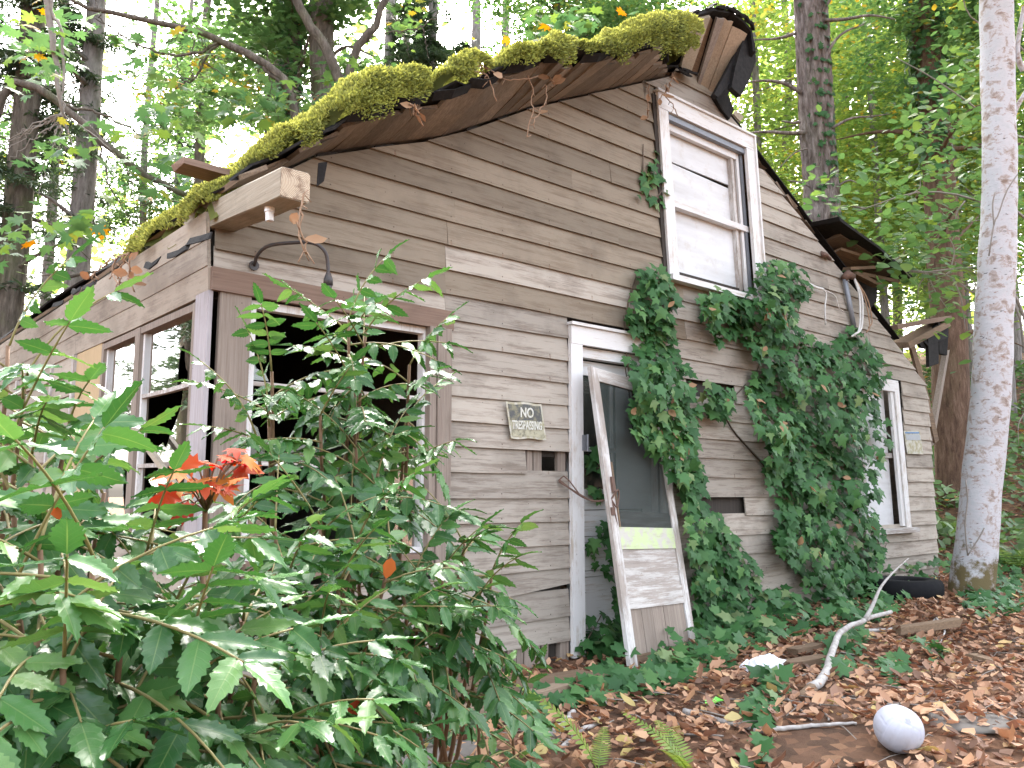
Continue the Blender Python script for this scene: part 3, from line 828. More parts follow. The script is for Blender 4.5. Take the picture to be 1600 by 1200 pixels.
# ---- lower right window, mostly behind ivy
rwin = MB().plank([(7.33, -.034, .74), (7.22, -.034, 2.26)], (.10, 0, 0), (0, .03, 0)).build('window', M['trim'], house)
MB().plank([(7.24, -.02, .78), (7.13, -.02, 2.20)], (.06, 0, 0), (0, .03, 0)).build('casing', M['trim'], rwin)
MB().plank([(6.4, -.034, .8), (6.4, -.034, 2.15)], (.12, 0, 0), (0, .03, 0)).build('casing', M['trim'], rwin)
MB().plank([(6.34, -.036, 2.22), (7.26, -.036, 2.22)], (0, 0, .12), (0, .03, 0)).build('window_head', M['trim_x'], rwin)
MB().plank([(6.3, -.05, .74), (7.46, -.05, .74)], (0, 0, .05), (0, .1, 0)).build('window_sill', M['worn_x'], rwin)
MB().plank([(6.46, .04, .78), (7.2, .04, .78)], (0, 0, .01), (0, .02, 0)).plate([(6.46, .05, .78), (7.2, .05, .78), (7.12, .05, 2.18), (6.46, .05, 2.18)], (0, .012, 0)).build('white_board', M['blind'], rwin)
MB().plank([(6.46, .03, 1.5), (7.18, .03, 1.5)], (0, 0, .05), (0, .03, 0)).build('meeting_rail', M['worn_x'], rwin)

# ---- door casing and the white inner door
dc = MB().plank([(2.486, -.035, .06), (2.484, -.035, 1.2), (2.484, -.035, 2.115)], (.11, 0, 0), (0, .03, 0), .0, .01).plank([(3.42, -.035, .06), (3.42, -.035, 2.115)], (.11, 0, 0), (0, .03, 0)).build('door_frame', M['trim'], house)
MB().plank([(2.43, -.036, 2.178), (3.48, -.036, 2.178)], (0, 0, .125), (0, .034, 0)).build('door_head', M['trim_x'], dc)
MB().plank([(2.42, -.045, 2.252), (3.49, -.045, 2.252)], (0, 0, .02), (0, .055, 0)).build('drip_cap', M['trim_x'], dc)
MB().box((2.541, -.005, 2.04), (3.365, .06, 2.112)).build('door_stop', M['trim_x'], dc)
MB().box((2.52, .0, .06), (2.541, .10, 2.04)).box((3.365, .0, .06), (3.385, .10, 2.04)).build('jamb', M['trim'], dc)
MB().box((2.525, -.062, 1.395), (2.565, -.047, 1.50)).tube([(2.563, -.066, 1.39), (2.563, -.066, 1.505)], .008, 6).build('hinge', M['zinc'], dc)
door = MB().box((2.545, .06, .08), (2.64, .10, 2.03)).box((3.26, .06, .08), (3.36, .10, 2.03)).build('door', M['trim'], house)
for z0, z1 in ((.08, .20), (.55, .585), (.78, .815), (1.00, 1.14), (1.93, 2.03)):
    MB().box((2.64, .062, z0), (3.26, .098, z1)).build('door_rail', M['trim_x'], door)
for z0, z1 in ((.205, .545), (.59, .775), (.82, .995)):
    MB().box((2.64, .072, z0), (3.26, .09, z1)).build('door_panel', M['trim_x'], door)
MB().box((2.64, .068, 1.40), (3.26, .095, 1.43)).build('muntin', M['trim_x'], door)
MB().box((2.94, .068, 1.1405), (2.965, .095, 1.9295)).build('muntin', M['trim'], door)
MB().box((2.98, .057, 1.00), (3.355, .0585, 1.929)).build('curtain_board', M['blind'], door)
MB().box((2.64, .078, 1.141), (3.26, .082, 1.929)).build('pane', M['glass'], door)

# ---- screen door, off its hinges and leaning in the doorway
A = onp(2, .035, 984, 1053)
T = onp(1, -.175, 920, 573)
B = onp(2, .05, 1080, 1017)
up = T - A; Hh = np.linalg.norm(up); up /= Hh
wd = B - A; Wd = np.linalg.norm(wd); wd -= up * (wd @ up); wd /= np.linalg.norm(wd)
nm = np.cross(wd, up); nm /= np.linalg.norm(nm)            # points towards the viewer
Wd = .90
sdr = thing('screen_door', 'old white screen door off its hinges leaning in the doorway', 'door', tuple(A))
sdr.rotation_euler = Matrix((( wd[0], -nm[0], up[0]), (wd[1], -nm[1], up[1]), (wd[2], -nm[2], up[2]))).to_euler()
def dbox(name, x0, x1, z0, z1, m, y0=-.014, y1=.014):
    return MB().plank([((x0 + x1) / 2, (y0 + y1) / 2, z0), ((x0 + x1) / 2, (y0 + y1) / 2, (z0 + z1) / 2), ((x0 + x1) / 2, (y0 + y1) / 2, z1)], (x1 - x0, 0, 0), (0, y1 - y0, 0), 0, .012).build(name, M[m], sdr)
def dboxh(name, x0, x1, z0, z1, m, y0=-.014, y1=.014):
    return MB().plank([(x0, (y0 + y1) / 2, (z0 + z1) / 2), (x1, (y0 + y1) / 2, (z0 + z1) / 2)], (0, 0, z1 - z0), (0, y1 - y0, 0)).build(name, M[m], sdr)
st = .085
dbox('stile', 0, st, 0, Hh, 'worn'); dbox('stile', Wd - st, Wd, 0, Hh, 'worn')
dboxh('top_rail', st, Wd - st, Hh - .09, Hh, 'worn_x', -.013, .013)
dboxh('lock_rail', st, Wd - st, .74, .88, 'lichen', -.013, .013)
dboxh('middle_rail', st, Wd - st, .37, .49, 'worn_x', -.013, .013)
dboxh('bottom_rail', st, Wd - st, 0.0, .10, 'rot', -.013, .013)
dboxh('panel', st, Wd - st, .49, .74, 'worn_x', -.003, .006)
for i in range(5):
    a = st + (Wd - 2 * st) * i / 5
    dbox('panel_board', a + .002, a + (Wd - 2 * st) / 5 - .002, .10, .37, 'brown_z', -.004 - .002 * (i % 2), .008)
dboxh('inner_rail', st, Wd - st, .885, .985, 'worn_x', -.002, .012)
MB().plate([(st, -.004, .88), (Wd - st, -.004, .88), (Wd - st, -.004, Hh - .09), (st, -.004, Hh - .09)], (0, .001, 0)).build('screen', M['screen'], sdr)
MB().plank([(st + .006, -.018, .88), (st + .006, -.018, 1.3)], (.012, 0, 0), (0, .008, 0)).build('molding', M['rot'], sdr)
MB().plank([(st * .75, -.022, 1.10), (st * .8, -.022, 1.20)], (.03, 0, 0), (0, .016, 0)).build('latch', M['rust'], sdr)

# ---- rusty wire tying the screen door to the wall
p0 = onp(1, -.03, 873, 752); p2 = onp(1, -.33, 955, 780); pm = onp(1, -.12, 905, 772); pq = onp(1, -.22, 928, 783)
wr = MB()
for dz, r in ((.0, .006), (.012, .005)):
    wr.tube(spline([p0 + np.array([0, 0, dz]), pm + np.array([0, 0, -dz * .6]), pq + np.array([0, 0, dz * .2]), p2], 14), r, 6)
wr.tube(spline([p0, p0 + np.array([.03, -.03, .03]), pm + np.array([-.02, -.03, -.01]), pm], 8), .005, 5)
wr.tube(spline([p2, p2 + np.array([.03, -.03, .06]), p2 + np.array([.06, -.01, .02]), p2 + np.array([.03, -.02, -.05]), p2], 12), .006, 5)
wr.tube(spline([p2, p2 + np.array([.01, -.02, -.08]), p2 + np.array([.04, -.02, -.2]), p2 + np.array([.05, -.02, -.30])], 8), .005, 5)
wr.box(p2 + np.array([-.03, -.03, -.10]), p2 + np.array([.005, -.02, -.05]))
tag(wr.build('tie_wire', M['rust']), 'twisted rusty wire tying the leaning screen door to the wall', 'wire')

# ---- no trespassing sign
def textmesh(s, size, m, name, parent, mat, bold=.0, sx=1.0):
    cu = bpy.data.curves.new('txt', 'FONT')
    cu.body = s; cu.size = size; cu.align_x = 'CENTER'; cu.align_y = 'CENTER'; cu.offset = bold; cu.extrude = .0004
    t = bpy.data.objects.new('txt', cu)
    COL.objects.link(t)
    bpy.context.view_layer.update()
    me = bpy.data.meshes.new_from_object(t.evaluated_get(bpy.context.evaluated_depsgraph_get()))
    bpy.data.objects.remove(t)
    me.materials.clear(); me.materials.append(M[m])
    o = bpy.data.objects.new(name, me); lnk(o, parent)
    o.matrix_local = mat @ Matrix.Diagonal((sx, 1, 1, 1))
    return o
def signmat(name, base, grime, lo, hi, sc):
    k = N(name)
    a = k.noise(k.obj_vec((1, 1, 1), False), sc, 6, .7)
    col = k.mix(k.step(a, lo, hi), base, grime)
    return k.done(k.bsdf(col, .5, a, .15, .002))
M['sign_black'] = signmat('faded_black_sign_paint', (.075, .077, .075), (.20, .185, .12), .45, .62, 22)
M['sign_low'] = signmat('mouldy_sign_paint', (.13, .12, .08), (.36, .34, .24), .34, .52, 26)
M['sign_white'] = signmat('dirty_white_sign', (.46, .44, .37), (.28, .25, .14), .42, .62, 20)
M['sign_letter'] = signmat('worn_sign_lettering', (.58, .57, .51), (.30, .29, .20), .50, .66, 30)
c = [onp(1, -.045, *p) for p in ((790, 627), (845, 632), (854, 686), (797, 685))]
org = sum(c) / 4
xr = (c[1] - c[0] + c[2] - c[3]); sw = np.linalg.norm(xr) / 2; xr /= np.linalg.norm(xr)
ur = (c[0] - c[3] + c[1] - c[2]); sh = np.linalg.norm(ur) / 2
shear = (ur @ xr) / 2
ur = ur - xr * (ur @ xr); ur /= np.linalg.norm(ur)
sign = thing('warning_sign', 'mouldy black and white no trespassing sign nailed on the clapboards', 'sign', tuple(org))
nmv = np.cross(xr, ur)
sign.rotation_euler = Matrix(((xr[0], ur[0], nmv[0]), (xr[1], ur[1], nmv[1]), (xr[2], ur[2], nmv[2]))).to_euler()
def warpz(x, y): return .006 * math.sin(5 * x + 2) + (.010 if (x > .1 and y < -.06) else 0)
def panelmesh(x0, x1, y0, y1, z, m, name):
    nx_, ny_ = 10, 8
    V = [(x0 + (x1 - x0) * i / nx_ + shear * (y0 + (y1 - y0) * j / ny_) / sh, y0 + (y1 - y0) * j / ny_ - .004 * math.sin(9 * i / nx_), z + warpz(x0 + (x1 - x0) * i / nx_, 0)) for j in range(ny_ + 1) for i in range(nx_ + 1)]
    F = [(j * (nx_ + 1) + i, j * (nx_ + 1) + i + 1, (j + 1) * (nx_ + 1) + i + 1, (j + 1) * (nx_ + 1) + i) for j in range(ny_) for i in range(nx_)]
    o = obj(name, npmesh(name, V, F, M[m]), sign)
    md = o.modifiers.new('t', 'SOLIDIFY'); md.thickness = .0015
    return o
hw, hh = sw / 2, sh / 2
panelmesh(-hw, hw, -hh, hh, 0, 'sign_white', 'sheet')
panelmesh(-hw + .014, hw - .014, .0, hh - .014, .002, 'sign_black', 'upper_field')
panelmesh(-hw + .014, hw - .014, -hh + .014, -.001, .002, 'sign_low', 'lower_field')
tm = Matrix.Translation((-.0, hh * .42, .010))
textmesh('NO', .085, 'sign_letter', 'lettering', sign, tm, .002, .85)
textmesh('TRESPASSING', .075, 'sign_letter', 'lettering', sign, Matrix.Translation((0, -hh * .28, .012)), .002, (sw * .93) / (.075 * 6.75))

# ---- small notice on the far right of the wall
c = [onp(1, -.04, *p) for p in ((1412, 673), (1437, 673), (1443, 710), (1418, 709))]
ntc = MB().plate(c, (0, .004, 0)).build('paper_notice', M['sign_white'])
tag(ntc, 'small faded paper notice with a blue band on the right end of the wall', 'notice')
M['blueband'] = simple('faded_blue_print', (.10, .20, .36), .6, 20, .3, (.3, .3, .3))
M['greyprint'] = simple('faded_grey_print', (.30, .32, .33), .6, 40, .4, (.45, .45, .45))
def quadp(a, b, f0, f1, g0, g1, y):
    def L(u, v):
        t = c[0] + (c[1] - c[0]) * u; bt = c[3] + (c[2] - c[3]) * u
        return t + (bt - t) * v + np.array([0, y, 0])
    return [L(f0, g0), L(f1, g0), L(f1, g1), L(f0, g1)]
MB().plate(quadp(0, 0, .06, .94, .05, .12, -.003), (0, .002, 0)).build('blue_band', M['blueband'], ntc)
MB().plate(quadp(0, 0, .06, .94, .16, .40, -.003), (0, .002, 0)).build('grey_print', M['greyprint'], ntc)

# ---- gooseneck lamp over the front window
pts = [onp(1, y, *p) for y, p in ((-.03, (397, 415)), (-.10, (403, 398)), (-.2, (420, 384)), (-.30, (460, 379)), (-.38, (490, 380)), (-.42, (507, 392)), (-.42, (512, 410)), (-.42, (513, 436)))]
lamp = thing('outdoor_lamp', 'dark gooseneck lamp arm with empty socket over the broken front window', 'lamp', tuple(pts[0]))
loc = [p - pts[0] for p in pts]
MB().tube(spline(loc, 24), .009, 8).build('arm', M['iron'], lamp, True)
e = loc[-1]
MB().tube([e + np.array([0, 0, .03]), e, e + np.array([0, 0, -.03])], [.012, .022, .024], 10).tube([e + np.array([0, 0, -.03]), e + np.array([0, 0, -.06])], [.019, .017], 10).build('socket', M['iron'], lamp, True)
MB().tube([(0, .004, 0), (0, -.006, 0)], .026, 10).build('wall_plate', M['iron'], lamp)

# ---- electric service mast on the right of the wall
p0, p1 = onp(1, -.06, 1320, 436), onp(1, -.06, 1336, 520)
mast = thing('service_mast', 'grey conduit with weatherhead and looping cables on the wall by the eave', 'conduit', tuple(p1))
MB().tube([p0 - p1, np.zeros(3)], .024, 10).build('pipe', M['zinc'], mast, True)
MB().tube([p0 - p1 + np.array([-.02, 0, .0]), p0 - p1 + np.array([.03, -.02, .05]), p0 - p1 + np.array([.10, -.04, .03])], [.035, .045, .03], 10).build('weatherhead', M['rust'], mast, True)
q = p0 - p1 + np.array([.10, -.04, .03])
for i, (m, d) in enumerate((('cable', .62), ('cable', .60), ('tan', .55), ('tan', .5))):
    o = np.array([.03 * i, -.01 * i, 0])
    MB().tube(spline([q, q + np.array([.04, -.03, -.2]) + o, q + np.array([-.02 + .12 * (i > 1), -.04, -d * .85]) + o, q + np.array([-.16 + .2 * (i > 1), -.03, -d]) + o], 14), .010 - .003 * (i > 1), 6).build('cable', M[m], mast, True)
# short frayed cable end left of the mast
p0 = onp(1, -.08, 1286, 452)
cab = MB().tube(spline([onp(1, -.05, 1262, 443), onp(1, -.07, 1275, 449), p0], 8), .014, 7).tube(spline([p0, onp(1, -.08, 1291, 460), onp(1, -.08, 1289, 480), onp(1, -.07, 1290, 508)], 9), .008, 6).tube(spline([p0, onp(1, -.06, 1305, 462), onp(1, -.05, 1310, 480), onp(1, -.04, 1318, 487)], 9), .005, 5)
tag(cab.build('frayed_cable', M['cable'], smooth=True), 'frayed pale cable end hanging above the right ivy', 'cable')
p0 = onp(1, -.03, 1283, 397)
stub = MB().tube([p0, p0 + np.array([.06, -.02, .0]), p0 + np.array([.14, -.02, -.03])], [.03, .02, .015], 7)
tag(stub.build('wall_bracket', M['rust'], smooth=True), 'small rusty bracket stub on the upper right clapboards', 'bracket')

# ================================================================ plants
def rotbasis(n, yaw):
    """frames with z axis n and a random turn about it; n: (N,3)"""
    n = n / np.linalg.norm(n, axis=1, keepdims=True)
    ref = np.where(np.abs(n[:, 2:3]) < .9, np.array([[0, 0, 1.0]]), np.array([[1.0, 0, 0]]))
    a = np.cross(ref, n); a /= np.linalg.norm(a, axis=1, keepdims=True)
    b = np.cross(n, a)
    c, s_ = np.cos(yaw)[:, None], np.sin(yaw)[:, None]
    return a * c + b * s_, -a * s_ + b * c, n
def scatter(tV, tF, P, nrm, yaw, size):
    """copies of a small template at points P -> V, F"""
    X, Y, Z = rotbasis(nrm, yaw)
    tV = np.asarray(tV, float)
    V = P[:, None, :] + size[:, None, None] * (tV[None, :, 0:1] * X[:, None, :] + tV[None, :, 1:2] * Y[:, None, :] + tV[None, :, 2:3] * Z[:, None, :])
    F = (np.asarray(tF)[None] + (np.arange(len(P)) * len(tV))[:, None, None]).reshape(-1, np.asarray(tF).shape[1])
    return V.reshape(-1, 3), F
# ---- leaf templates (length 1 along +y, stalk end at the origin)
T_QUAD = (np.array([(0, 0, 0), (.32, .45, .05), (0, 1, -.08), (-.32, .45, .05)]), np.array([(0, 1, 2, 3)]))
T_OVAL = (np.array([(0, 0, 0), (.22, .18, .03), (.34, .5, .05), (.2, .84, .0), (0, 1, -.06), (-.2, .84, .0), (-.34, .5, .05), (-.22, .18, .03), (0, .5, -.02)]),
          np.array([(0, 1, 2, 8), (2, 3, 4, 8), (4, 5, 6, 8), (6, 7, 0, 8)]))
def lobed(pts):
    """outline with a centre -> triangle fan"""
    V = [(0, .42, .0)] + [(x, y, -.18 * (x * x + (y - .42) ** 2)) for x, y in pts]
    n = len(pts)
    return np.array(V), np.array([(0, i + 1, (i + 1) % n + 1) for i in range(n)])
IVY = [(0, .04), (.20, -.06), (.46, .08), (.30, .26), (.52, .52), (.22, .58), (0, 1.0), (-.22, .58), (-.52, .52), (-.30, .26), (-.46, .08), (-.20, -.06)]
T_IVY = lobed(IVY)
MAP = [(0, 0), (.12, .12), (.40, .02), (.30, .22), (.58, .42), (.34, .44), (.42, .74), (.16, .58), (.14, .78), (0, 1.0), (-.14, .78), (-.16, .58), (-.42, .74), (-.34, .44), (-.58, .42), (-.30, .22), (-.40, .02), (-.12, .12)]
T_MAP = lobed(MAP)

def leafmesh(name, T, m, scale=1.0, bendn=0.0, tw=0.0):
    V = np.array(T[0], float)
    V[:, 2] += -bendn * V[:, 1] ** 2 + tw * V[:, 0] * V[:, 1] + random.uniform(-.02, .02)
    uv = np.stack([V[:, 0] * 2, V[:, 1]], -1)
    return npmesh(name, V * scale, [list(f) for f in T[1]], m, True, uv=uv)
def place(o, p, n, yaw, s):
    n = np.array(n, float)[None]
    X, Y, Z = rotbasis(n, np.array([yaw]))
    X, Y, Z = X[0] * s, Y[0] * s, Z[0] * s
    o.matrix_basis = Matrix(((X[0], Y[0], Z[0], p[0]), (X[1], Y[1], Z[1], p[1]), (X[2], Y[2], Z[2], p[2]), (0, 0, 0, 1)))
def leaf_parts(parent, meshes, P, nr, yaw, size, name='leaf', off=(0, 0, 0)):
    off = np.array(off)
    for i in range(len(P)):
        o = bpy.data.objects.new(name, meshes[i % len(meshes)])
        COL.objects.link(o); o.parent = parent
        place(o, P[i] - off, nr[i], yaw[i], size[i])

# ---------------------------------------------------------------- trees
def trunk_mesh(name, path, radii, m, n=14, seg=24, rough=.08, furrow=0.0, limbs=()):
    P = spline(path, seg)
    R = np.interp(np.linspace(0, 1, seg), np.linspace(0, 1, len(radii)), radii)
    V, F = [], []
    a = np.array([1.0, 0, 0])
    sd0 = random.uniform(0, 50)
    for i, p in enumerate(P):
        t = P[min(i + 1, seg - 1)] - P[max(i - 1, 0)]; t = t / np.linalg.norm(t)
        a = a - t * (a @ t); a /= np.linalg.norm(a); b = np.cross(t, a)
        for k2 in range(n):
            w = 2 * math.pi * k2 / n
            d = a * math.cos(w) + b * math.sin(w)
            q = p + d * R[i]
            f = 1 + rough * noise.noise(Vector(q * (2.2 / max(R[i], .05) * .3)) + Vector((sd0, 0, 0)))
            if furrow:
                g = noise.noise(Vector((math.cos(w) * 6 + sd0, math.sin(w) * 6, p[2] * 2.2))) + .6 * noise.noise(Vector((math.cos(w) * 13, math.sin(w) * 13 + sd0, p[2] * 5.0)))
                f += furrow * (1 - 2.2 * abs(g))
            V.append(p + d * R[i] * f)
    for i in range(seg - 1):
        for k2 in range(n):
            F.append((i * n + k2, i * n + (k2 + 1) % n, (i + 1) * n + (k2 + 1) % n, (i + 1) * n + k2))
    mb = MB(); mb.add(V, F)
    for pts, r0, r1 in limbs:
        sp = spline(pts, max(6, 3 * len(pts)))
        mb.tube(sp, list(np.linspace(r0, r1, len(sp))), 6)
    return npmesh(name, mb.V, mb.F, m, True)

def crown_mesh(name, T, m, R, Hc, ncl, nl, ls, flat=.35, seed=1, clr=.7):
    g = np.random.default_rng(seed)
    cp_ = g.normal(size=(ncl, 3)); cp_ /= np.linalg.norm(cp_, axis=1, keepdims=True)
    cp_ *= (g.random((ncl, 1)) ** .45) * np.array([[R, R, Hc / 2]])
    sz = g.uniform(.55, 1.3, ncl) * clr
    which = g.integers(0, ncl, ncl * nl)
    d = g.normal(size=(ncl * nl, 3)) * np.array([[1, 1, flat]]) * .55
    P = cp_[which] + d * sz[which][:, None]
    nr = np.stack([g.normal(size=len(P)) * .45, g.normal(size=len(P)) * .45, np.ones(len(P))], -1)
    V, F = scatter(T[0], T[1], P, nr, g.uniform(0, 6.28, len(P)), ls * g.uniform(.6, 1.25, len(P)))
    ct = g.normal(size=ncl) * .22
    tint = np.clip(.42 + ct[which] + g.normal(size=len(P)) * .2, 0, 1)
    return npmesh(name, V, F, m, False, tint=np.repeat(tint, len(T[1])))
def spray_mesh(name, m, Hc, R, nb, seed, droop=.35, ls=.10):
    """conifer: drooping boughs carrying many short needle sprays"""
    g = np.random.default_rng(seed)
    P, N_ = [], []
    for b in range(nb):
        z = g.uniform(0, Hc); az = g.uniform(0, 6.28)
        L = R * (1 - .55 * z / Hc) * g.uniform(.6, 1.1)
        t = g.random(190) ** .75
        side = g.normal(size=190) * .22 * (1 - t * .4)
        c_, s_ = math.cos(az), math.sin(az)
        x = c_ * t * L - s_ * side * L; y = s_ * t * L + c_ * side * L
        zz = z + .12 * t * L - droop * (t ** 2) * L - np.abs(side) * .35 * L + g.normal(size=190) * .05
        P.append(np.stack([x, y, zz - Hc / 2], -1))
    P = np.concatenate(P)
    nr = np.stack([g.normal(size=len(P)) * .6, g.normal(size=len(P)) * .6, np.ones(len(P))], -1)
    tV = np.array([(0, 0, 0), (.12, .4, .02), (0, 1, -.25), (-.12, .4, .02)])
    V, F = scatter(tV, np.array([(0, 1, 2, 3)]), P, nr, g.uniform(0, 6.28, len(P)), ls * 2.2 * g.uniform(.6, 1.3, len(P)))
    return npmesh(name, V, F, m, False, tint=np.clip(g.normal(.45, .25, len(P)), 0, 1))

CR = {
    'maple': [crown_mesh('maple_crown', T_MAP, M['maple'], 2.6, 5.5, 64, 62, .17, .35, s_) for s_ in (1, 2)],
    'alder': [crown_mesh('alder_crown', T_OVAL, M['yellowleaf'], 2.6, 6.0, 84, 78, .12, .4, s_) for s_ in (3, 4)],
    'green': [crown_mesh('green_crown', T_OVAL, M['maple'], 2.4, 5.0, 110, 85, .12, .35, s_) for s_ in (5, 6)],
    'fir': [spray_mesh('fir_crown', M['fir'], 11.0, 2.3, 60, s_) for s_ in (7, 8)],
}
def ground_at(px, Z):
    p = at(px, 600, Z)
    return np.array([p[0], p[1], h(p[0], p[1])])
TREES = 0
def tree(px, Z, dia, kind, crown, label, name, group=None, barkm='greybark', lean=(0, 0), hgt=15.0, limbs=()):
    """a trunk at photo column px, Z metres away; crown: [(dz, dx, scale)] height of centre, sideways shift, size"""
    global TREES
    TREES += 1
    b = ground_at(px, Z)
    t = thing(name, label, 'tree', tuple(b), group)
    top = np.array([lean[0], lean[1], hgt])
    pts = [np.array([0, 0, -.3]), top * .33 + np.array([random.uniform(-.12, .12), random.uniform(-.12, .12), 0]), top * .66 + np.array([random.uniform(-.15, .15), random.uniform(-.15, .15), 0]), top]
    lm = []
    for i in range(9):
        zz = random.uniform(2.0, hgt * .8); az = random.uniform(0, 6.28); L = random.uniform(.8, 2.2)
        o = top * (zz / hgt)
        d = np.array([math.cos(az), math.sin(az), random.uniform(-.1, .5)])
        lm.append(([o, o + d * L * .5 + np.array([0, 0, .1]), o + d * L + np.array([0, 0, random.uniform(-.3, .3)])], dia * .09 + .008, .006))
    obj('trunk', trunk_mesh('trunk', pts, [dia * .62, dia * .5, dia * .42, dia * .3], M[barkm], 10, 16, .12, 0, lm), t)
    for i, (zc, dx, sc) in enumerate(crown):
        c_ = CR[kind][(TREES + i) % 2]
        o = obj('crown', c_, t)
        o.location = Vector(top * (zc / hgt)) + Vector((_r * dx).tolist())
        o.rotation_euler = (0, 0, random.uniform(0, 6.28))
        o.scale = (sc, sc, sc * random.uniform(.85, 1.05))
    return t

FAR = 'grey trunks standing far back in the forest'
FL = 'tall slim grey-barked tree far back in the forest'
# left: maples and firs against the white sky
tree(-10, 12.0, .40, 'fir', [(6.0, 0, .6)], 'dark conifer trunk at the left edge of the photo', 'conifer', barkm='bark')
tree(106, 15.0, .42, 'fir', [(9.0, -.3, .55)], 'broad grey fir trunk showing above the left eave', 'fir_tree', barkm='greybark')
tree(58, 19.0, .24, 'maple', [(8.6, -.8, .6)], 'slim grey maple between the dark conifer and the broad fir', 'maple_tree', barkm='greybark')
tree(212, 22.0, .22, 'green', [(8.6, 0, .7)], 'slim far trunk at the upper left, right of the broad fir', 'slim_tree', FAR)
tree(295, 20.0, .30, 'maple', [(10.5, -.4, .6)], 'mid grey trunk behind the moss over the eave beam', 'maple_tree', barkm='bark')
tree(268, 24.0, .22, 'fir', [(10.5, 0, .7)], 'slim far trunk above the far left moss cushion', 'slim_tree', FAR)
tree(396, 16.0, .26, 'maple', [(9.2, -.6, .6)], 'mossy maple left of the ivy clad trunk behind the roof', 'maple_tree', barkm='bark')
tree(436, 13.0, .34, 'maple', [(8.9, -.2, .75)], 'dark ivy clad trunk rising behind the mossy roof', 'ivy_clad_tree', barkm='bark')
tree(486, 12.5, .42, 'maple', [(9.8, .2, .8)], 'thick forked maple trunk behind the biggest roof moss', 'maple_tree', barkm='bark')
SF = iter(['slim far trunk over the dip right of the thick moss cushion', 'slim far trunk, left one of a close pair over the small peaked moss', 'slim far trunk, right one of a close pair over the small peaked moss', 'slim pale trunk over the small peaked moss cushion', 'slim far trunk over the ragged moss mat', 'slim far trunk over the left end of the biggest moss mat', 'slim far trunk left of the leafy maple over the roof', 'slim far trunk right of the leafy maple over the roof', 'slim far trunk over the middle of the biggest moss mat'])
for px, Z, d in ((601, 19, .30), (628, 24, .26), (643, 21, .30), (667, 17, .24), (729, 22, .30), (788, 26, .30), (846, 24, .28), (905, 27, .26), (965, 22, .24)):
    tree(px, Z, d, 'fir', [(8.4 + random.uniform(-.6, 2.2), random.uniform(-.5, .5), random.uniform(.5, .7))], next(SF), 'slim_tree', FAR, hgt=18)
tree(880, 16.0, .22, 'green', [(9.9, 0, .8), (9.0, 1.2, .6)], 'leafy green maple above the middle of the mossy roof', 'maple_tree', barkm='bark', hgt=14)
tree(1010, 19.0, .24, 'green', [(10.6, -.3, .9)], 'leafy green tree directly behind the roof ridge', 'maple_tree', barkm='bark', hgt=15)
# right: bright green wood on the slope
AL = 'sunlit yellow green alder on the slope behind the house'
AG = 'alders on the slope behind the right end of the house'
AN = iter(['yellow green alder just right of the ridge boards', 'yellow green alder between the ridge and the big fir trunk', 'tall alder close right of the big fir trunk', 'alder with low foliage over the broken right eave', 'large alder crown behind the reddish trunk', 'alder directly behind the white-barked trunk', 'alder at the right edge beyond the white-barked trunk', 'farthest alder high at the upper right corner'])
for px, Z, kind, cr in ((1195, 17, 'alder', [(8.5, 0, 1.0), (5, .3, .8)]), (1240, 20, 'alder', [(9, 0, 1.0), (5, 0, .9)]), (1345, 21, 'alder', [(9.5, 0, 1.15), (5.5, .3, 1.0), (3, 0, .7)]),
                        (1392, 17, 'alder', [(7.6, 0, 1.0), (4.2, .2, .8)]), (1460, 22, 'alder', [(9.5, 0, 1.1), (5.0, 0, 1.1), (2.5, 0, .7)]),
                        (1520, 19, 'alder', [(8, 0, 1.0), (4.6, .2, .9)]), (1575, 16, 'alder', [(7, .3, .9), (4, .2, .8)]), (1600, 23, 'alder', [(8.5, 0, 1.1), (4.5, 0, 1)])):
    tree(px, Z, random.uniform(.14, .24), kind, cr, next(AN), 'alder_tree', AG, barkm='greybark', hgt=13)
SN = iter(['slim far trunk close right of the big fir', 'slim far trunk halfway between the big fir and the reddish trunk', 'slim far trunk just left of the reddish trunk', 'slim far trunk partly hidden by the white-barked tree', 'slim far trunk at the right edge of the wood'])
for px, Z in ((1330, 24), (1368, 26), (1405, 23), (1555, 25), (1590, 20)):
    tree(px, Z, .22, 'green', [(5.5, 0, .9)], next(SN), 'slim_tree', FAR, hgt=16)
ivt = tree(1482, 12.5, .46, 'green', [(7.6, .5, .75)], 'reddish brown trunk behind the broken eave, wrapped in dark ivy higher up', 'cedar_tree', barkm='redbark', hgt=14)
g = np.random.default_rng(31)
n = 1500
zz = 5.0 + 5 * g.random(n) ** .8; an = g.uniform(0, 6.28, n); rr = .21 + np.abs(g.normal(0, .06, n))
P = np.stack([np.cos(an) * rr, np.sin(an) * rr, zz], -1)
V, F = scatter(*T_IVY, P, np.stack([np.cos(an), np.sin(an), g.normal(.2, .3, n)], -1), g.uniform(0, 6.28, n), g.uniform(.08, .15, n))
stuff(obj('ivy_leaves', npmesh('trunk_ivy', V, F, M['ivy_t'], tint=np.repeat(g.random(n) * .8, len(T_IVY[1]))), ivt))
lt = [o for o in COL.objects if o.get('label', '').startswith('dark ivy clad trunk')][0]
zz = g.uniform(6.0, 9.5, n); rr = .17 + np.abs(g.normal(0, .05, n))
P = np.stack([np.cos(an) * rr, np.sin(an) * rr, zz], -1)
V, F = scatter(*T_IVY, P, np.stack([np.cos(an), np.sin(an), g.normal(.2, .3, n)], -1), g.uniform(0, 6.28, n), g.uniform(.06, .11, n))
stuff(obj('ivy_leaves', npmesh('trunk_ivy', V, F, M['ivy_t'], tint=np.repeat(g.random(n) * .8, len(T_IVY[1]))), lt))

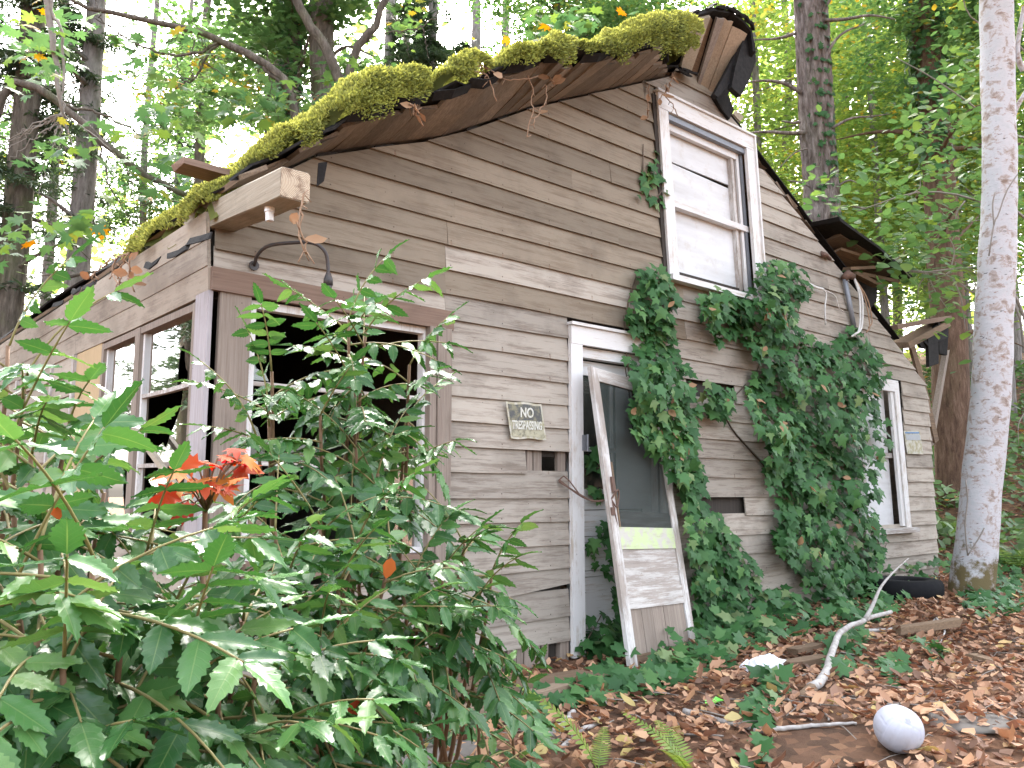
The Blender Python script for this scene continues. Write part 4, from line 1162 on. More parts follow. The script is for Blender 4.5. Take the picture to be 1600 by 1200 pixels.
# the big furrowed fir behind the right slope of the roof
Zf = 12.0
fb = ground_at(1300, Zf)
fir = thing('fir_tree', 'big grey fir trunk with deep furrowed bark behind the right roof slope', 'tree', tuple(fb))
fp = [at(1312, 900, Zf), at(1302, 700, Zf), at(1286, 350, Zf), at(1274, 150, Zf), at(1264, -60, Zf), at(1258, -300, Zf)]
fp = [p - fb for p in fp]; fp[0][2] = -.3
def limb(pts, Z, r0, r1, dz=None):
    return ([at(x, y, Z + (0 if dz is None else dz * i / (len(pts) - 1))) - fb for i, (x, y) in enumerate(pts)], r0, r1)
lm = [limb([(1252, 145), (1225, 130), (1195, 126), (1170, 128)], Zf - .1, .035, .012), limb([(1260, 207), (1235, 208), (1200, 206), (1165, 208)], Zf - .1, .035, .014),
      limb([(1250, 190), (1240, 192), (1222, 189)], Zf - .3, .025, .012), limb([(1250, 50), (1215, 60), (1180, 62)], Zf, .03, .01),
      limb([(1288, 32), (1320, 30), (1360, 24), (1398, 30)], Zf - .2, .03, .012), limb([(1284, 105), (1300, 70), (1320, 50), (1350, 38)], Zf - .2, .03, .01),
      limb([(1300, 200), (1330, 185), (1360, 182), (1390, 178)], Zf - .2, .022, .006), limb([(1262, 232), (1240, 240), (1215, 265)], Zf - .2, .014, .005),
      limb([(1266, 292), (1250, 285), (1230, 282)], Zf - .2, .018, .008), limb([(1300, 296), (1325, 282), (1340, 286)], Zf - .2, .02, .006),
      limb([(1276, 30), (1290, 10), (1300, -5)], Zf - .2, .03, .02)]
obj('trunk', trunk_mesh('trunk', fp, [.27, .24, .225, .22, .21, .20], M['firbark'], 72, 170, .05, .13, lm), fir)
cr_ = obj('crown', CR['fir'][0], fir); cr_.location = Vector((at(1262, -420, Zf) - fb).tolist()); cr_.scale = (.9, .9, .55)
n = 420
zz = g.uniform(0, 1, n)
pth = np.array(spline(fp, 60))
pi_ = np.clip((g.beta(2, 2, n) * 50 + 8).astype(int), 0, 59)
an = g.normal(math.atan2(-_f[1] + .5 * _r[1], -_f[0] + .5 * _r[0]), .5, n)
P = pth[pi_] + np.stack([np.cos(an), np.sin(an), 0 * an], -1) * (.235 + np.abs(g.normal(0, .02, n)))[:, None]
V, F = scatter(*T_IVY, P, np.stack([np.cos(an), np.sin(an), g.normal(.2, .3, n)], -1), g.uniform(0, 6.28, n), g.uniform(.05, .09, n))
stuff(obj('ivy_leaves', npmesh('trunk_ivy', V, F, M['ivy_t'], tint=np.repeat(g.random(n) * .8, len(T_IVY[1]))), fir))

# the white-barked tree at the right
Zb = 8.0
ax = [(1513, 962), (1520, 900), (1527, 840), (1535, 750), (1548, 620), (1553, 500), (1559, 380), (1562, 280), (1560, 150), (1557, 30), (1556, -120), (1550, -420)]
wd_ = [82, 74, 70, 67, 66, 64, 61, 57, 56, 55, 54, 50]
bb = at(1513, 962, Zb); bb[2] = h(bb[0], bb[1])
alder = thing('white_barked_tree', 'leaning white-barked tree with blotchy bark beside the right end of the house', 'tree', tuple(bb))
pp = [at(x, y, Zb) - bb for x, y in ax]
lm = [([at(1600, 110, Zb) - bb, at(1592, 95, Zb) - bb, at(1590, 70, Zb) - bb, at(1600, 10, Zb) - bb], .03, .02),
      ([at(1580, 190, Zb) - bb, at(1590, 165, Zb) - bb, at(1605, 140, Zb) - bb], .025, .02)]
obj('trunk', trunk_mesh('trunk', [pp[0] - np.array([0, 0, .3])] + pp, [wd_[0] * .95 / 2 * Zb / FPX] + [w * .86 / 2 * Zb / FPX for w in wd_], M['birch'], 28, 90, .06, .012, lm), alder)
tw = MB()
for pts in ([(1545, 400), (1553, 350), (1560, 335), (1572, 300), (1590, 272)], [(1553, 352), (1551, 320), (1555, 300)], [(1512, 868), (1508, 820), (1512, 780), (1509, 750)], [(1512, 868), (1530, 840), (1538, 825)]):
    tw.tube(spline([at(x, y, Zb - .32) - bb for x, y in pts], 10), .007, 5)
stuff(tw.build('twigs', M['greystem'], alder, True))
co = obj('crown', CR['green'][0], alder); co.location = Vector((at(1552, -330, Zb) - bb).tolist()); co.scale = (.8, .8, .6)

# near maple limbs crossing the upper left, each a limb of its own tree
def limbtree(name, label, base_px, Z, paths, m='bark'):
    b = ground_at(base_px, Z)
    t = thing(name, label, 'tree', tuple(b))
    mb = MB()
    for pts, r0, r1 in paths:
        sp = spline([at(x, y, Z) - b for x, y in pts], 18)
        sp = [p + np.array([random.uniform(-.02, .02) for _ in range(3)]) for p in sp]
        mb.tube(sp, list(np.linspace(r0, r1, len(sp))), 7)
    mb.build('trunk', M[m], t, True)
    return t, b
def twigs(paths, Z, n, L, seed):
    """thin side shoots along the limbs"""
    r_ = random.Random(seed); out = []
    for pts, r0, r1 in paths:
        for i in range(n):
            k_ = r_.uniform(.1, .98) * (len(pts) - 1); i0 = min(int(k_), len(pts) - 2); f_ = k_ - i0
            x = pts[i0][0] * (1 - f_) + pts[i0 + 1][0] * f_; y = pts[i0][1] * (1 - f_) + pts[i0 + 1][1] * f_
            a = r_.uniform(0, 6.28); l = r_.uniform(.4, 1) * L
            out.append(([(x, y), (x + math.cos(a) * l * .5 + r_.uniform(-8, 8), y + math.sin(a) * l * .5), (x + math.cos(a) * l, y + math.sin(a) * l + r_.uniform(-4, 14))], .009, .003))
    return out
P1 = [([(-30, 800), (-20, 300), (10, 140), (50, 135), (100, 165), (150, 212), (200, 255), (250, 285), (305, 312)], .05, .028), ([(100, 165), (160, 180), (230, 215)], .018, .006), ([(150, 212), (175, 300), (230, 380)], .012, .004)]
P2 = [([(462, 770), (470, 300), (455, 150), (405, 96), (345, 62), (300, 45), (230, 33), (140, 12), (100, -10)], .07, .022), ([(345, 62), (300, 85), (240, 80), (190, 55), (150, 30)], .022, .008), ([(405, 96), (425, 118), (460, 150)], .03, .02), ([(345, 62), (320, 95), (300, 125), (280, 130)], .02, .006)]
P3 = [([(532, 770), (545, 200), (530, 130), (510, 75), (482, 32), (455, -20)], .085, .06), ([(545, 200), (548, 110), (562, 68), (585, 40), (604, -10)], .07, .045), ([(562, 68), (600, 52), (650, 45), (690, 20)], .014, .005)]
P4 = [([(-60, 770), (-70, 200), (20, -60), (70, -30), (82, 40), (88, 110), (96, 185)], .05, .015), ([(75, -30), (84, 20), (95, 45), (98, 90), (97, 150), (100, 182)], .016, .008)]
for k_ in range(14):
    a = random.uniform(.3, 3.4)
    l = random.uniform(50, 150)
    P4.append(([(97, 180), (97 + math.cos(a) * l * .5, 185 + math.sin(a) * l * .35), (97 + math.cos(a) * l, 185 + math.sin(a) * l * .8 + random.uniform(-20, 20))], .007, .002))
def near_leaves(t, b, regs, Z, n, meshes, lo, hi, seed, dz=1.2):
    g = np.random.default_rng(seed)
    P = []
    for i in range(n):
        x0, y0, x1, y1 = regs[i % len(regs)]
        P.append(at(g.normal((x0 + x1) / 2, (x1 - x0) * .32), g.normal((y0 + y1) / 2, (y1 - y0) * .32), Z + g.uniform(-dz, dz)))
    P = np.array(P)
    nr = np.stack([g.normal(-.15, .45, n), g.normal(-.2, .45, n), np.ones(n)], -1)
    leaf_parts(t, meshes, P, nr, g.uniform(0, 6.28, n), g.uniform(lo, hi, n), off=b)
ML = [leafmesh('maple_leaf', T_MAP, M['maple_o'], 1, bn, tw_) for bn, tw_ in ((.15, .2), (.35, -.3), (.0, .4))]
HL = [leafmesh('hazel_leaf', (T_OVAL[0] * np.array([1.25, 1, 1]), T_OVAL[1]), M['hazel_o'], 1, bn, tw_) for bn, tw_ in ((.1, .1), (.3, -.2), (.2, .3))]
t1, b1_ = limbtree('arching_maple', 'dark arching maple limb crossing from the left edge down to the roof', -30, 8.5, P1 + twigs(P1[:1], 8.5, 10, 70, 1))
near_leaves(t1, b1_, [(195, 170, 330, 340), (100, 330, 160, 380), (20, 40, 90, 110), (180, 260, 300, 340), (200, 170, 280, 200), (120, 190, 260, 260)], 8.5, 130, ML, .13, .24, 41, .7)
t2, b2_ = limbtree('mossy_maple', 'mossy maple with long limbs spreading left over the roof', 462, 10.5, P2 + twigs(P2, 10.5, 8, 80, 2))
near_leaves(t2, b2_, [(200, 90, 300, 150), (300, 120, 440, 190), (150, 20, 300, 80), (400, 130, 480, 190), (0, 20, 90, 140), (330, 150, 470, 200)], 10.5, 190, ML, .14, .24, 42, 1.0)
t3, b3_ = limbtree('leaning_maple', 'pair of dark leaning maple stems behind the middle of the roof', 532, 11.5, P3 + twigs(P3, 11.5, 6, 60, 3))
near_leaves(t3, b3_, [(460, 140, 560, 180), (410, 150, 540, 200), (540, 110, 610, 150), (480, 100, 620, 160), (800, 10, 900, 70), (840, 20, 960, 60)], 11.5, 230, ML, .14, .24, 43, 1.0)
t4, b4_ = limbtree('twiggy_tree', 'thin bare grey branch hanging down at the upper left with fine twigs', -60, 7.0, P4, 'greystem')
near_leaves(t4, b4_, [(40, 0, 130, 60), (30, 60, 100, 130), (0, 330, 50, 420), (40, 180, 120, 260), (20, 350, 110, 400)], 7.0, 90, ML, .10, .17, 44, .5)

# hazel at the right, leaves in layers
hb = ground_at(1640, 8.6)
hz = thing('hazel_shrub', 'leafy green hazel with pale branches reaching left behind the white-barked tree', 'shrub', tuple(hb))
mb = MB()
HP = [([(1640, 900), (1620, 560), (1560, 430), (1500, 420), (1440, 425), (1375, 412)], .022, .006), ([(1640, 900), (1590, 480), (1525, 460), (1480, 430), (1420, 425)], .015, .005), ([(1640, 900), (1630, 400), (1540, 320), (1440, 300), (1340, 330)], .02, .005),
      ([(1640, 900), (1640, 300), (1560, 200), (1470, 130), (1400, 90)], .02, .004), ([(1640, 900), (1650, 200), (1600, 80), (1520, 30), (1500, -20)], .02, .004)]
HP += twigs(HP[:3], 8.6, 7, 70, 5)
for pts, r0, r1 in HP:
    sp = spline([at(x, y, 8.8) - hb for x, y in pts], 14); mb.tube(sp, list(np.linspace(r0, r1, 14)), 6)
stuff(mb.build('stems', M['greystem'], hz, True))
regs = [(1290, 250, 1440, 330), (1330, 330, 1470, 400), (1370, 380, 1520, 450), (1400, 230, 1530, 300), (1430, 420, 1560, 500), (1340, 380, 1420, 440), (1480, 60, 1540, 160), (1500, 230, 1600, 330), (1420, 150, 1500, 210), (1540, 300, 1610, 400), (1400, 300, 1520, 380)]
near_leaves(hz, hb, regs, 8.9, 300, HL, .085, .15, 46, .9)
g = np.random.default_rng(47); n = 1500
RR = np.array(regs)[g.integers(0, len(regs), n)]
P = np.array([at(g.normal((a + c_) / 2, (c_ - a) * .45), g.normal((b_ + d) / 2, (d - b_) * .45), 9.3 + g.uniform(-1.0, 1.6)) for a, b_, c_, d in RR]) - hb
V, F = scatter(*T_OVAL, P, np.stack([g.normal(-.1, .4, n), g.normal(-.15, .4, n), np.ones(n)], -1), g.uniform(0, 6.28, n), g.uniform(.08, .14, n))
stuff(obj('leaves', npmesh('hazel_leaves', V, F, M['maple'], tint=np.repeat(np.clip(g.normal(.5, .25, n), 0, .93), len(T_OVAL[1]))), hz))

# far wood: one mass of foliage closing the view between the trunks
g = np.random.default_rng(51); n = 52000
ang = YAW + g.uniform(-.62, .55, n)
rad = g.uniform(27, 44, n)
zz = g.uniform(-1, 17, n) 
x = CAM[0] + np.cos(ang) * rad; y = CAM[1] + np.sin(ang) * rad
keep = np.array([noise.noise(Vector((a * 34, z_ * .42, r_ * .06))) for a, z_, r_ in zip(ang, zz, rad)])
right = np.clip((YAW - ang) / .6, -1, 1)
thr = .10 - .45 * np.clip(right, -.2, 1) - .35 * (zz < 4.5)
leftside = right < .0
thr = np.where(right > .05, np.maximum(thr, .12), .24)
thr = np.where(zz < 3.5, -.4, thr)
m_ = keep > thr
x, y, zz = x[m_], y[m_], zz[m_]; n = len(x)
P = np.stack([x, y, zz + H(x, y) * .5], -1)
nr = np.stack([g.normal(0, .7, n), g.normal(0, .7, n), np.ones(n)], -1)
V, F = scatter(*T_QUAD, P, nr, g.uniform(0, 6.28, n), g.uniform(.25, .6, n))
stuff(structure(obj('far_forest', npmesh('far_forest', V, F, M['yellowleaf'], tint=np.clip(g.normal(.42, .2, n) - .10 * (right[m_] < .1), 0, .95)))))
COL.objects['far_forest']['kind'] = 'stuff'
# trees on the open side, left of the photograph: they show only as reflections in the window
for i, (x, y) in enumerate(((-3.4, 9.5), (-5.6, 13), (-8, 17), (-4.6, 19), (-10, 12))):
    b = np.array([x, y, h(x, y)])
    t = thing('roadside_fir', 'fir reflected in the side window panes', 'tree', tuple(b), 'firs reflected in the side windows')
    obj('trunk', trunk_mesh('trunk', [np.array([0, 0, -.3]), np.array([.1, 0, 5]), np.array([0, .1, 12.0])], [.25, .2, .1], M['bark'], 8, 10), t)
    o = obj('crown', CR['fir'][i % 2], t); o.location = (0, 0, 8.0); o.scale = (1.1, 1.1, 1.0)

# undergrowth on the slope
g = np.random.default_rng(61); n = 26000
x = g.uniform(8.6, 20, n); y = g.uniform(-4, 12, n)
m_ = (x > 8.7 + .25 * np.abs(y) * (y < 0))
dens = np.array([noise.noise(Vector((a * .8, b_ * .8, 3))) for a, b_ in zip(x, y)])
m_ &= dens > -.32
x, y = x[m_], y[m_]; n = len(x)
hh_ = .12 + .55 * np.clip(np.array([noise.noise(Vector((a * 1.1, b_ * 1.1, 9))) for a, b_ in zip(x, y)]) + .45, 0, 1)
P = np.stack([x, y, H(x, y) + g.random(n) ** .6 * hh_], -1)
V, F = scatter(*T_OVAL, P, np.stack([g.normal(-.3, .5, n), g.normal(-.3, .5, n), np.ones(n)], -1), g.uniform(0, 6.28, n), g.uniform(.07, .16, n))
stuff(obj('undergrowth', npmesh('undergrowth', V, F, M['under'], tint=np.repeat(np.clip(g.normal(.45, .25, n), 0, 1), len(T_OVAL[1])))))

# ================================================================ moss on the roof edge
def moss(px_pts, y0, lab, thick=.10, depth=.45, droop=.0, plane='roof'):
    """a cushion of moss lying on the roof edge; px_pts: photo columns it spans at the verge, as roof x positions"""
    xa, xb = px_pts
    g = np.random.default_rng(int(abs(xa * 1000 + y0 * 77)) % 99991)
    n = int(20000 * max(.2, (xb - xa) * depth * 2.2))
    n = min(n, 30000)
    # points over a lumpy mound
    u = g.uniform(-1, 1, n); v = g.uniform(-1, 1, n)
    v = np.where(g.random(n) < .35, -1 + .5 * np.abs(g.normal(0, .5, n)), v)
    m_ = u * u * .85 + .0 * v * v < 1
    m_ &= v < .95
    m_ &= (np.abs(u) ** 3 + np.abs(v) ** 3 < 1.0 + .22 * np.sin(u * 7 + xa * 9))
    u, v = u[m_], v[m_]; n = len(u)
    x = (xa + xb) / 2 + u * (xb - xa) / 2
    y = y0 + depth * (v + 1) / 2
    base = np.array([roofz(a) + curl(a) * max(0, -b) for a, b in zip(x, y)]) + .05
    mound = np.clip(1 - np.abs(u) ** 2.6 * .95, 0, 1) ** .5 * np.clip(1 - np.abs(v) ** 5 * .8, 0, 1) ** .5
    lump = np.array([noise.noise(Vector((a * 7, b * 7, 1))) + .5 * noise.noise(Vector((a * 19, b * 19, 1))) for a, b in zip(x, y)]) * .055
    z = base + thick * mound + lump - .02
    edge = v < -.55
    hang = np.where(edge, (-.55 - v) / .45, 0)
    z = z - hang * (droop + .05) * g.uniform(.3, 1, n)
    y = y - hang * .03
    P = np.stack([x, y, z], -1)
    out = np.stack([u * .6 + g.normal(0, .5, n), v * .6 - hang * .6 + g.normal(0, .5, n), 1 - hang * 1.3 + g.normal(0, .3, n)], -1)
    # tufts: slim upright blades (y axis of the template along 'out')
    tV = np.array([(-.16, 0, 0), (.16, 0, 0), (.10, .16, .6), (0, .05, 1.0), (-.10, -.16, .6)])
    V, F = scatter(tV, np.array([(0, 1, 2), (0, 2, 3), (0, 3, 4)]), P, out, g.uniform(0, 6.28, n), g.uniform(.012, .028, n))
    tint = np.clip(np.repeat(.5 + .25 * np.array([noise.noise(Vector((a * 6, b * 6, 4))) for a, b in zip(x, y)]) + g.normal(0, .16, n) - .25 * hang, 3), 0, 1)
    # solid mound underneath
    nu, nv2 = 16, 10
    uu, vv = np.meshgrid(np.linspace(-1, 1, nu), np.linspace(-1, 1, nv2), indexing='ij')
    xx = (xa + xb) / 2 + uu * (xb - xa) / 2 * np.sqrt(1 - .5 * vv ** 2); yy = y0 + .03 + depth * .94 * (vv * np.sqrt(1 - .6 * uu ** 2) + 1) / 2
    bb_ = np.array([[roofz(a) + curl(a) * max(0, -b) for a, b in zip(r0, r1)] for r0, r1 in zip(xx, yy)]) + .045
    mm = np.clip(1 - np.abs(uu) ** 2.6 * .95, 0, 1) ** .5 * np.clip(1 - np.abs(vv) ** 5 * .8, 0, 1) ** .5
    hg = np.clip((-.55 - vv) / .45, 0, 1)
    zz_ = bb_ + thick * mm * .93 - hg * .02
    V2 = np.stack([xx, yy, zz_], -1).reshape(-1, 3)
    F2 = np.array([(i * nv2 + j, (i + 1) * nv2 + j, (i + 1) * nv2 + j + 1) for i in range(nu - 1) for j in range(nv2 - 1)] + [(i * nv2 + j, (i + 1) * nv2 + j + 1, i * nv2 + j + 1) for i in range(nu - 1) for j in range(nv2 - 1)])
    me = npmesh('moss_cushion', np.concatenate([V, V2]), np.concatenate([F, F2 + len(V)]), M['moss'], False, tint=np.concatenate([tint, np.full(len(F2), .05)]))
    return tag(obj('moss_cushion', me), lab, 'moss', 'moss cushions along the roof edge')
moss((.06, .50), -.36, 'flat moss cushion right above the projecting eave beam', .15, .5, .04)
moss((.34, 1.02), -.50, 'thick bright moss cushion on the roof edge just right of the beam', .24, .65, .16)
moss((.98, 1.36), -.54, 'small peaked moss cushion beside the torn black felt in the middle of the roof edge', .19, .45, .05)
moss((1.36, 2.10), -.60, 'ragged moss mat with dead leaves hanging over the middle of the roof edge', .14, .55, .14)
moss((1.95, 2.4), -.56, 'low moss cushion just left of the biggest drooping moss mat', .14, .5, .06)
moss((2.22, 3.36), -.62, 'biggest drooping moss mat hanging over the gable edge by the upper window', .22, .7, .24)
moss((3.0, 3.66), -.32, 'moss cushion climbing towards the ridge boards', .26, .6, .12)
moss((-.02, .28), .12, 'moss tuft behind the loose broken stub over the eave beam', .10, .4)
def eavemoss(px, py, L, lab, hgt):
    c0 = onp(0, -.06, px, py)
    g = np.random.default_rng(px); n = 11000
    u, v = g.uniform(-1, 1, n), g.uniform(-1, 1, n)
    m_ = u * u + v * v < 1; u, v = u[m_], v[m_]; n = len(u)
    y = c0[1] + v * L / 2; x = c0[0] + .10 + u * .17
    z = c0[2] + .05 + hgt * np.sqrt(np.clip(1 - u * u * .7 - v * v * .8, 0, 1)) + u * .09 + .03 * np.sin(v * 9)
    hang = np.clip(-.5 - u, 0, 1)
    z -= hang * .14 * g.random(n)
    out = np.stack([u * .8 - hang + g.normal(0, .4, n), v * .6 + g.normal(0, .4, n), 1 - hang + g.normal(0, .3, n)], -1)
    tV = np.array([(-.16, 0, 0), (.16, 0, 0), (.10, .16, .6), (0, .05, 1.0), (-.10, -.16, .6)])
    V, F = scatter(tV, np.array([(0, 1, 2), (0, 2, 3), (0, 3, 4)]), np.stack([x, y, z], -1), out, g.uniform(0, 6.28, n), g.uniform(.012, .028, n))
    a_ = np.linspace(-1, 1, 9)
    uu, vv = np.meshgrid(a_, a_, indexing='ij')
    V2 = np.stack([c0[0] + .13 + uu * .12, c0[1] + vv * L / 2 * .97, c0[2] + .045 + hgt * np.sqrt(np.clip(1 - uu * uu * .7 - vv * vv * .8, 0, 1)) * .95 + uu * .09 + .03 * np.sin(vv * 9)], -1).reshape(-1, 3)
    F2 = np.array([(i * 9 + j, (i + 1) * 9 + j, (i + 1) * 9 + j + 1) for i in range(8) for j in range(8)] + [(i * 9 + j, (i + 1) * 9 + j + 1, i * 9 + j + 1) for i in range(8) for j in range(8)])
    me = npmesh('moss_cushion', np.concatenate([V, V2]), np.concatenate([F, F2 + len(V)]), M['moss'], False, tint=np.concatenate([np.clip(np.repeat(g.normal(.42, .18, n), 3), 0, 1), np.full(len(F2), .18)]))
    tag(obj('moss_cushion', me), lab, 'moss', 'moss cushions along the roof edge')
eavemoss(308, 338, .42, 'narrow moss cushion sloping down behind the eave beam on the side roof', .12)
eavemoss(228, 394, .95, 'rounded moss cushion farthest left on the side eave', .16)

# dead leaves caught in the moss and withered vines hanging from the roof edge
def vine(name, lab, roots, m, leaves=0, r=.004):
    b = roots[0][0]
    t = thing(name, lab, 'vine', tuple(b))
    mb = MB()
    ends = []
    for pts in roots:
        sp = spline([np.array(p) - b for p in pts], 12)
        sp = [p + np.array([random.uniform(-.008, .008) for _ in range(3)]) for p in sp]
        mb.tube(sp, r, 5); ends += sp
        for i in range(5):
            q = random.choice(sp)
            mb.tube([q, q + np.array([random.uniform(-.04, .04), random.uniform(-.03, .03), random.uniform(-.06, .03)])], r * .7, 4)
    stuff(mb.build('stems', M[m], t, True))
    for i in range(leaves):
        q = ends[(len(ends) - 1 - i * 2) % len(ends)] if leaves > 4 else random.choice(ends)
        o = bpy.data.objects.new('leaf', LBR[i % 3]); COL.objects.link(o); o.parent = t
        place(o, q, (random.uniform(-1, 1), -1, random.uniform(-.4, .8)), random.uniform(0, 6.28), random.uniform(.06, .09))
T_CURL = (np.array([(0, 0, 0), (.20, .2, .10), (.30, .5, .16), (.16, .85, .12), (.0, 1, .22), (-.18, .8, .14), (-.32, .5, .18), (-.2, .18, .10), (0, .5, 0)]), T_OVAL[1])
LBR = [leafmesh('dry_leaf', T_CURL, M['drygrass'], 1, bn, tw_) for bn, tw_ in ((.1, .4), (-.3, -.4), (.3, .8))]
vine('hanging_vine', 'withered brown vine hanging down in front of the end of the eave beam', [[onp(1, -.84, *p) for p in ((472, 300), (470, 335), (468, 372), (482, 398))], [onp(1, -.84, *p) for p in ((474, 310), (466, 350), (478, 380), (476, 395))]], 'tan', 2)
vine('hanging_vine', 'dead vine stems dangling below the middle of the gable roof edge', [[onp(1, -.45, *p) for p in ((826, 118), (832, 150), (830, 180), (824, 214))], [onp(1, -.45, *p) for p in ((852, 130), (852, 155), (842, 178), (832, 196))], [onp(1, -.45, *p) for p in ((840, 120), (800, 125), (770, 112))], [onp(1, -.45, *p) for p in ((860, 118), (866, 132), (862, 136))]], 'tan', 4)
vine('hanging_vine', 'vine with withered brown leaves hanging over the top of the upper window', [[onp(1, -.12, *p) for p in ((1042, 132), (1040, 150), (1052, 165), (1058, 180))], [onp(1, -.12, *p) for p in ((1014, 132), (1014, 150), (1012, 185))], [onp(1, -.12, *p) for p in ((1050, 118), (1044, 140), (1030, 155))]], 'tan', 9)
vine('hanging_vine', 'tangle of tan dead stems on the moss left of the roof middle', [[onp(1, -.5, *p) for p in ((728, 108), (745, 112), (765, 125), (775, 158))], [onp(1, -.5, *p) for p in ((735, 104), (752, 104), (772, 112))], [onp(1, -.5, *p) for p in ((640, 162), (648, 170), (652, 182))]], 'tan', 8)
p_ = onp(0, -.2, 190, 405)
vine('hanging_vine', 'dry brown roots trailing over the side eave left of the moss', [[onp(0, -.22, *p) for p in pts] for pts in (((200, 395), (185, 402), (170, 410), (160, 418)), ((195, 398), (190, 420), (188, 440)), ((180, 400), (176, 425), (186, 445)), ((170, 405), (150, 425), (138, 436)), ((205, 402), (200, 430), (205, 445)))], 'tan', 7, .005)

# small ivy sprig beside the upper window
LIV = [leafmesh('ivy_leaf', T_IVY, M['ivy'], 1, bn, tw_) for bn, tw_ in ((.15, .1), (.45, -.3), (.0, .35), (.7, .1))]
def poly_pts(poly, n, g):
    P = np.array(poly, float); out = []
    lo, hi = P.min(0), P.max(0)
    while len(out) < n:
        q = g.uniform(lo, hi)
        c_ = False; j = len(P) - 1
        for i in range(len(P)):
            if (P[i][1] > q[1]) != (P[j][1] > q[1]) and q[0] < (P[j][0] - P[i][0]) * (q[1] - P[i][1]) / (P[j][1] - P[i][1]) + P[i][0]:
                c_ = not c_
            j = i
        if c_: out.append(q)
    return np.array(out)
random.seed(5)
def ivy(name, label, polys, n, base, seed, thick=.16, lo=.085, hi=.15, y0=-.05, stems=6, lead=0):
    g = np.random.default_rng(seed)
    t = thing(name, label, 'ivy', tuple(base))
    base = np.array(base)
    w = np.array([.5 * abs(sum(p[i][0] * p[(i + 1) % len(p)][1] - p[(i + 1) % len(p)][0] * p[i][1] for i in range(len(p)))) for p in polys])
    Q = np.concatenate([poly_pts(p, max(3, int(n * wi / w.sum())), g) for p, wi in zip(polys, w)])
    n = len(Q)
    d = g.random(n) ** 1.6 * thick
    # bulging clumps
    bul = np.array([noise.noise(Vector((q[0] * .016, q[1] * .016, seed))) for q in Q])
    d = y0 - d * np.clip(.65 + bul * 1.3, .15, 1.6) - .01
    if lead: d -= np.array([lead * np.clip((q[1] - 540) / 140, 0, 1) * np.clip((1085 - q[0]) / 25, 0, 1) for q in Q])
    P = np.array([onp(1, dd, *q) for q, dd in zip(Q, d)])
    order = np.argsort(d)                            # the outermost leaves show largest
    P, d = P[order], d[order]
    nr = np.stack([g.normal(-.2, .42, n), -np.ones(n), g.normal(.55, .38, n)], -1)
    # stalk up, tip hanging: turn so that local +y points down the wall
    X, Y, Z = rotbasis(nr, np.zeros(n))
    down = np.stack([g.normal(0, .5, n), np.zeros(n), -np.ones(n)], -1)
    yaw = np.arctan2(-(down * X).sum(1), (down * Y).sum(1))
    size = g.uniform(lo, hi, n) * np.where(g.random(n) < .25, .7, 1)
    k_ = min(n, 300)
    leaf_parts(t, LIV, P[:k_], nr[:k_], yaw[:k_], size[:k_], off=base)
    if n > k_:
        V, F = scatter(*T_IVY, P[k_:] - base, nr[k_:], yaw[k_:], size[k_:])
        stuff(obj('leaves', npmesh('ivy_leaves', V, F, M['ivy_t'], tint=np.repeat(np.clip(g.normal(.45, .25, n - k_), 0, 1), len(T_IVY[1]))), t))
    for i in range(n // 60):
        j = int(g.integers(0, k_))
        o = bpy.data.objects.new('dead_leaf', LBR[i % 3]); COL.objects.link(o); o.parent = t
        place(o, P[j] - base + np.array([.02, -.015, .01]), nr[j] + np.array([g.normal(0, .5), 0, 0]), g.uniform(0, 6.28), g.uniform(.05, .09))
    mb = MB()
    for i in range(stems):
        p = polys[0]; a = p[g.integers(0, len(p))]; b_ = Q[np.argmin(np.hypot(Q[:, 0] - a[0] + 20, Q[:, 1] - a[1] - 60))]; c_ = Q[np.argmin(np.hypot(Q[:, 0] - a[0], Q[:, 1] - a[1] - 130))]
        pts = [onp(1, -.03, *q) for q in sorted([a, b_, c_], key=lambda q: -q[1])]
        mb.tube([q - base for q in spline(pts, 14)], [.010 - .0005 * j for j in range(14)], 5)
    stuff(mb.build('stems', M['vinestem'], t, True))
    return t
IVL = [[(996, 424), (1030, 410), (1055, 433), (1062, 470), (1050, 500), (1060, 545), (1082, 590), (1092, 640), (1086, 690), (1098, 740), (1092, 770), (1072, 765), (1052, 738), (1036, 705), (1010, 690), (990, 672), (984, 640), (1000, 600), (975, 562), (985, 545), (1005, 530), (974, 492), (992, 472)],
       [(1072, 720), (1098, 725), (1108, 780), (1146, 832), (1178, 872), (1184, 908), (1160, 940), (1120, 968), (1092, 978), (1084, 930), (1076, 840), (1070, 770)]]
ivy('climbing_ivy', 'dark green ivy column climbing over the doorway and screen door', IVL, 1000, (3.6, -.05, h(3.6, 0)), 71, .20, .07, .125, lead=.20)
IVR = [[(1185, 408), (1230, 402), (1268, 430), (1272, 450), (1240, 475), (1258, 515), (1290, 540), (1328, 505), (1362, 530), (1392, 580), (1366, 620), (1385, 655), (1388, 690), (1370, 720), (1375, 760), (1366, 800), (1385, 850), (1375, 900), (1350, 920), (1310, 930), (1285, 900), (1262, 905), (1225, 872), (1208, 850), (1215, 780), (1195, 740), (1200, 690), (1172, 650), (1165, 600), (1188, 565), (1150, 520), (1112, 470), (1122, 445), (1160, 455), (1178, 440)],
       [(1090, 460), (1130, 450), (1150, 520), (1120, 540), (1100, 500)], [(1100, 590), (1145, 610), (1140, 655), (1105, 650)]]
ivy('climbing_ivy', 'large dark green ivy mass covering the wall right of the upper window', IVR, 2300, (5.6, -.05, h(5.6, 0)), 72, .30, .075, .13)
